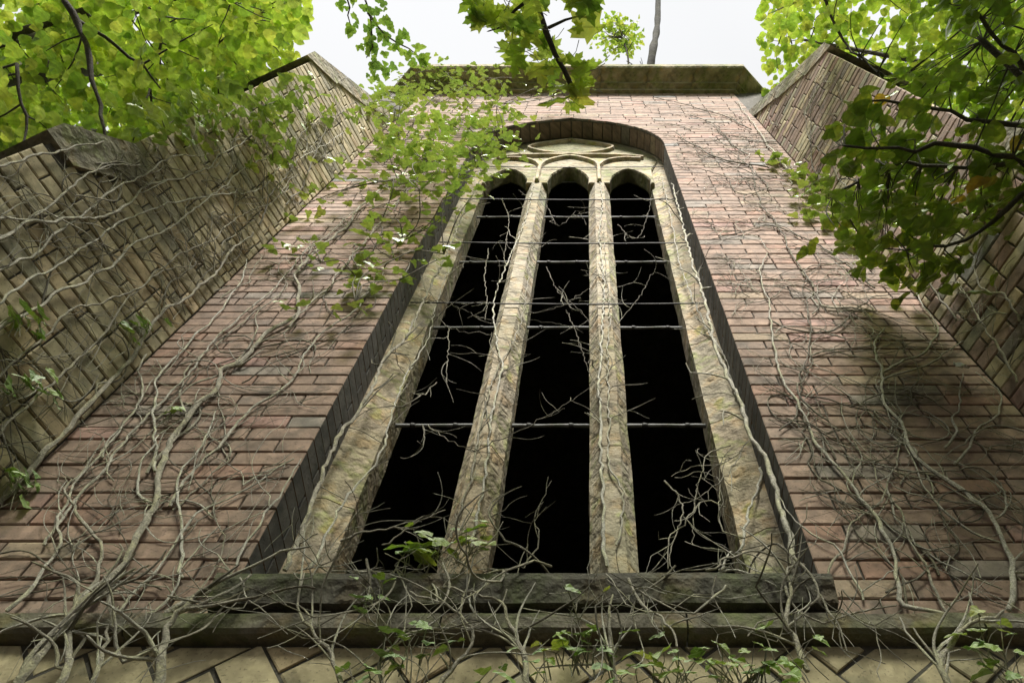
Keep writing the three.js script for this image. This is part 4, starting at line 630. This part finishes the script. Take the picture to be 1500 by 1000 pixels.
buildTree('broadleaf_tree', 'bright green broadleaf tree rising behind the buff brick buttress', null, {
  trunk: [V(-5.2, 0, .4), V(-5.0, 2.5, .5), V(-4.7, 5, .5), V(-4.2, 7.4, .5), V(-4.0, 8.6, .4)], r: .17, bare: .6, nlimb: 6,
  limbs: [{ r: .022, pts: ar([[60, -120], [88, -20], [104, 22], [122, 60], [135, 112], [143, 155], [155, 205]], 5.6, 4.7) }, { r: .012, pts: ar([[108, 30], [150, 55], [190, 80], [225, 115], [235, 130]], 5.3, 5.2) }, { r: .010, pts: ar([[20, 90], [33, 150], [40, 200], [10, 235]], 5.0, 4.6) }, { r: .009, pts: ar([[230, -20], [232, 110], [205, 150], [190, 215]], 5.6, 5.0) }],
  crown: { c: V(-3.6, 7.3, .15), r: V(2.7, 2.2, 1.35), n: 740, per: 19, spread: .22, size: .076, tilt: .38, gap: .34 }, reject: (p) => clearOfChurch(p) || skyGap(p) || (p.y < 5.2 && p.x > -2.9), kind: 'heart', pal: PAL.bright, minPx: 12 });
buildTree('broadleaf_tree', 'bright green tree behind the buttress half hidden by dark leaves', null, {
  trunk: [V(4.9, 0, .2), V(4.8, 3, .3), V(4.4, 6, .4), V(3.8, 8.6, .5)], r: .16, bare: .6, nlimb: 6,
  limbs: [{ r: .014, pts: ar([[1190, -40], [1230, 50], [1250, 75], [1278, 100], [1300, 130]], 6.6, 6.0) }],
  crown: { c: V(3.2, 8.5, .6), r: V(2.5, 2.0, 1.7), n: 440, per: 17, spread: .22, size: .076, tilt: .42, gap: .36 }, seed: 40, reject: (p) => clearOfChurch(p) || skyGap(p) || (p.y < 5.4 && p.x < 3), kind: 'heart', pal: PAL.bright, minPx: 11 });
// maple whose crown hangs overhead in front of the church, one branch dipping before the cornice
{
  const P = [[676, -30], [880, -30], [862, 30], [850, 60], [838, 88], [868, 100], [872, 128], [848, 142], [846, 162], [812, 162], [812, 118], [785, 100], [745, 82], [700, 52]]; const hang = atRange(770, -60, 3.5);
  const t = buildTree('maple_tree', 'maple with lobed leaves whose low branch dips in front of the stone cornice', null, {
    trunk: [V(-1.4, 0, 5.6), V(-1.35, 2.5, 5.4), V(-1.1, 5, 5.0), V(-.9, 7, 4.6)], r: .19, bare: .5, nlimb: 8,
    limbs: [{ r: .03, pts: [V(-1.1, 5, 5.0), V(-.8, 6.2, 3.6), V(-.5, 6.0, 2.2), hang, atRange(790, 20, 3.3), atRange(815, 80, 3.2), atRange(838, 130, 3.15)] }, { r: .008, pts: ar([[775, 0], [745, 30], [715, 50]], 3.35, 3.35) }, { r: .008, pts: ar([[800, 40], [850, 20], [870, 30]], 3.3, 3.4) }],
    crown: { c: V(.1, 7.6, 5.3), r: V(5.2, 2.3, 2.4), n: 540, per: 10, spread: .30, size: .14, tilt: .45, gap: .36 }, reject: (p) => p.z < 1.75 || (project(p) && project(p)[1] > -90 && project(p)[1] < 1100 && project(p)[0] > -60 && project(p)[0] < 1560), kind: 'maple', pal: PAL.maple, limit: 0 });
  const leaves = []; let g = 0; while (leaves.length < 92 && g++ < 5000) { const x = rr(670, 885), y = rr(-40, 165); if (!inPoly(x, y, P)) continue; if (fbm(x * .03, y * .03, 3) < .42) continue; leaves.push(leafAt(atRange(x, y, rr(3.0, 3.55)), .078, .5, null, { n: V(0, 1, .35) })); }
  for (const [x, y] of [[817, 130], [843, 150], [815, 150], [842, 118], [690, 8], [872, 50]]) leaves.push(leafAt(atRange(x, y, 3.15), .10, .3, V(0, -1, -.3), { n: V(0, .7, .7) }));
  foliage(t, t.position, leaves, 'maple', PAL.bright, 300, 5);  // brighter palette than the crown: stands in for sunlight the crown blocks
  const tw = []; for (const l of leaves) { const q = l.p, e = q.clone().add(V(rr(-.08, .08), .10, rr(-.05, .08))); tw.push(tube([q, q.clone().lerp(e, .5).add(V(.01, 0, 0)), e], .0012, .0018, 4)); } mesh('leaf_stalks', mergeGeometries(tw).translate(-t.position.x, -t.position.y, -t.position.z), M.vine[3], t).userData.kind = 'stuff';
}
{ // fine twigs with small leaves hanging against the sky
  const t = buildTree('hanging_branch_tree', 'thin drooping twigs with small dark leaves beside the creeper-covered cornice end', null, {
    trunk: [V(-2.9, 0, 4.6), V(-2.7, 3, 4.0), V(-2.2, 5.6, 3.0), V(-1.7, 7.0, 2.2)], r: .10, bare: .6, nlimb: 3,
    limbs: [{ r: .012, pts: [V(-1.7, 7.0, 2.2), atRange(520, -60, 5.4), atRange(535, -5, 5.3), atRange(545, 40, 5.2), atRange(540, 85, 5.1)] }, { r: .008, pts: [atRange(540, 20, 5.25), atRange(565, 50, 5.3), atRange(590, 65, 5.3), atRange(615, 85, 5.3)] }, { r: .007, pts: [atRange(500, -40, 5.4), atRange(508, 5, 5.3), atRange(512, 40, 5.2)] }],
    crown: { c: V(-1.9, 7.6, 2.9), r: V(1.5, .8, 1.0), n: 90, per: 10, spread: .2, size: .06, tilt: .6, gap: .3 }, reject: (p) => { const q = project(p); return p.z < 1.75 || (q && q[1] > -60); }, kind: 'small', pal: PAL.woodland, limit: 0, bark: M.bark });
  const leaves = []; for (const [x, y, n, s] of [[508, 8, 8, 12], [515, 35, 3, 8], [550, 5, 8, 14], [560, 25, 8, 14], [548, 45, 9, 12], [558, 60, 8, 12], [540, 70, 8, 12], [550, 85, 7, 12], [532, 62, 5, 8], [565, 100, 5, 10], [580, 60, 5, 10], [592, 62, 6, 10], [608, 75, 7, 12], [615, 90, 7, 10], [542, 100, 5, 12], [600, 85, 4, 10]]) for (let i = 0; i < n; i++) leaves.push(leafAt(atRange(x + rr(-s, s), y + rr(-s, s), rr(5.0, 5.4)), .052, .6, null, {}));
  foliage(t, t.position, leaves, 'ivy', PAL.maple, 300, 5);
}
{ // dark glossy leaves hanging in front of the other buttress
  const P = [[1372, -60], [1620, -60], [1620, 330], [1500, 320], [1452, 352], [1400, 392], [1330, 408], [1292, 394], [1262, 366], [1222, 362], [1214, 322], [1184, 290], [1172, 252], [1200, 238], [1246, 262], [1296, 250], [1262, 214], [1206, 208], [1232, 176], [1300, 158], [1352, 90]];
  const base = V(2.35, 0, 1.25), t = thing('climbing_shrub', 'dark glossy-leaved climbing shrub with a few yellow leaves hanging over the buttress', 'shrub', null, base.toArray()); const loc = (g) => g.translate(-base.x, -base.y, -base.z);
  const tr = smooth([base, V(2.3, 1.6, 1.15), V(2.2, 3.0, 1.05), V(2.05, 4.0, .95), atRange(1560, 150, 3.2), atRange(1440, 60, 3.3)], .1); mesh('trunk', loc(tube(tr, .03, .012, 7)), M.bark, t);
  const nodes = [...tr.slice(14)]; for (const l of [ar([[1540, 250], [1480, 300], [1440, 340], [1330, 365]], 3.0, 2.9), ar([[1560, 180], [1450, 180], [1340, 150], [1270, 150]], 3.1, 3.0), ar([[1560, 200], [1440, 250], [1320, 240], [1215, 290]], 3.1, 3.0), ar([[1500, 100], [1430, 20], [1400, -40]], 3.2, 3.2), ar([[1480, 230], [1400, 210], [1330, 220], [1240, 210]], 2.8, 2.7)]) { const p = smooth(l, .06).map((q) => q.add(V(rr(-1, 1), rr(-1, 1), rr(-1, 1)).multiplyScalar(.01))); mesh('limb', loc(tube(p, .010, .004, 6)), M.bark, t); nodes.push(...p); }
  const leaves = [], tw = []; let n = 0, g = 0; while (n < 195 && g++ < 9000) { const x = rr(1170, 1620), y = rr(-60, 415); if (!inPoly(x, y, P)) continue; const edge = .42; if (fbm(x * .016, y * .016, 8) < edge) continue; n++; const p = atRange(x, y, rr(2.7, 3.7)); let b = nodes[0], bd = 1e9; for (const q of nodes) { const e = q.distanceToSquared(p); if (e < bd) { bd = e; b = q; } } tw.push(tube(smooth([b, b.clone().lerp(p, .5).add(V(rr(-.02, .02), .04, rr(-.02, .02))), p], .05), .003, .0015, 4)); for (let k = 0; k < 5; k++) leaves.push(leafAt(p.clone().add(V(rr(-1, 1), rr(-1, .6), rr(-1, 1)).multiplyScalar(.09)), .060, .55, p.clone().sub(b).normalize(), { n: V(-.15, .8, .5), yellow: R() < .02 })); }
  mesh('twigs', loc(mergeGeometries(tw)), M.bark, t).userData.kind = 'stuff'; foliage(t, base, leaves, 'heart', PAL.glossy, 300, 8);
}
// saplings rooted on the cornice
{
  const b0 = V(.60, COR + .225, .06); buildTree('roof_sapling', 'slim grey-stemmed sapling rooted on top of the stone cornice', null, { trunk: [b0, atRange(956, 76, 8.75), atRange(962, 45, 9.15), atRange(964, 5, 9.7), atRange(962, -50, 10.6), atRange(955, -110, 11.8)], r: .042, bare: .85, bark: M.greybark, baseY: b0.y, nlimb: 3, crown: { c: atRange(955, -150, 11.8), r: V(1, .7, .8), n: 40, per: 9, spread: .2, size: .07, gap: 0 }, reject: (p) => { const q = project(p); return q && q[1] > -40; }, kind: 'ivy', pal: PAL.maple, limit: 0 });
  const b1 = V(.40, COR + .225, .02); buildTree('roof_sapling', 'small leafy sapling with pale leaves growing on the cornice beside the grey stem', null, { trunk: [b1, atRange(920, 84, 8.9), atRange(914, 60, 9.2), atRange(906, 35, 9.5)], r: .014, bare: .3, baseY: b1.y, crown: { c: atRange(905, 50, 9.3), r: V(.27, .42, .22), n: 48, per: 5, spread: .08, size: .05, gap: .36, tilt: .8 }, kind: 'ivy', pal: PAL.bright, minPx: 4 });
  const t = thing('root_mat', 'low mat of dead roots on the cornice around the grey stem', 'roots', null, [.62, COR + .23, .1]); const gs = []; for (let i = 0; i < 26; i++) gs.push(tube(airPath(V(rr(-.22, .28), rr(0, .05), rr(-.02, .13)), V(rr(-1, 1), rr(-.1, .3), rr(-.2, .2)), rr(.1, .25), { curl: 1.3 }), .007, .003, 4)); mesh('roots', mergeGeometries(gs), M.bark, t);
}
// wood in front of the church that closes off the low sky
for (const [x, z, h, s] of [[-5.5, 8.5, 7.5, 1], [.8, 11, 8.5, 2], [5.8, 8.0, 7.5, 3], [-10, 3.5, 8, 4], [10, 3.5, 8, 5]]) buildTree('woodland_tree', 'tall broadleaf tree of the wood facing the church', 'trees of the wood facing the church', { trunk: [V(x, 0, z), V(x + .2, h * .4, z), V(x, h * .8, z + .2)], r: .2, bare: .4, nlimb: 5, crown: { c: V(x, h * .62, z), r: V(3.2, h * .48, 2.8), n: 170, per: 9, spread: .42, size: .27, gap: .3 }, seed: s * 17, kind: 'heart', pal: PAL.woodland, limit: 0 });
renderer.render(scene, camera);
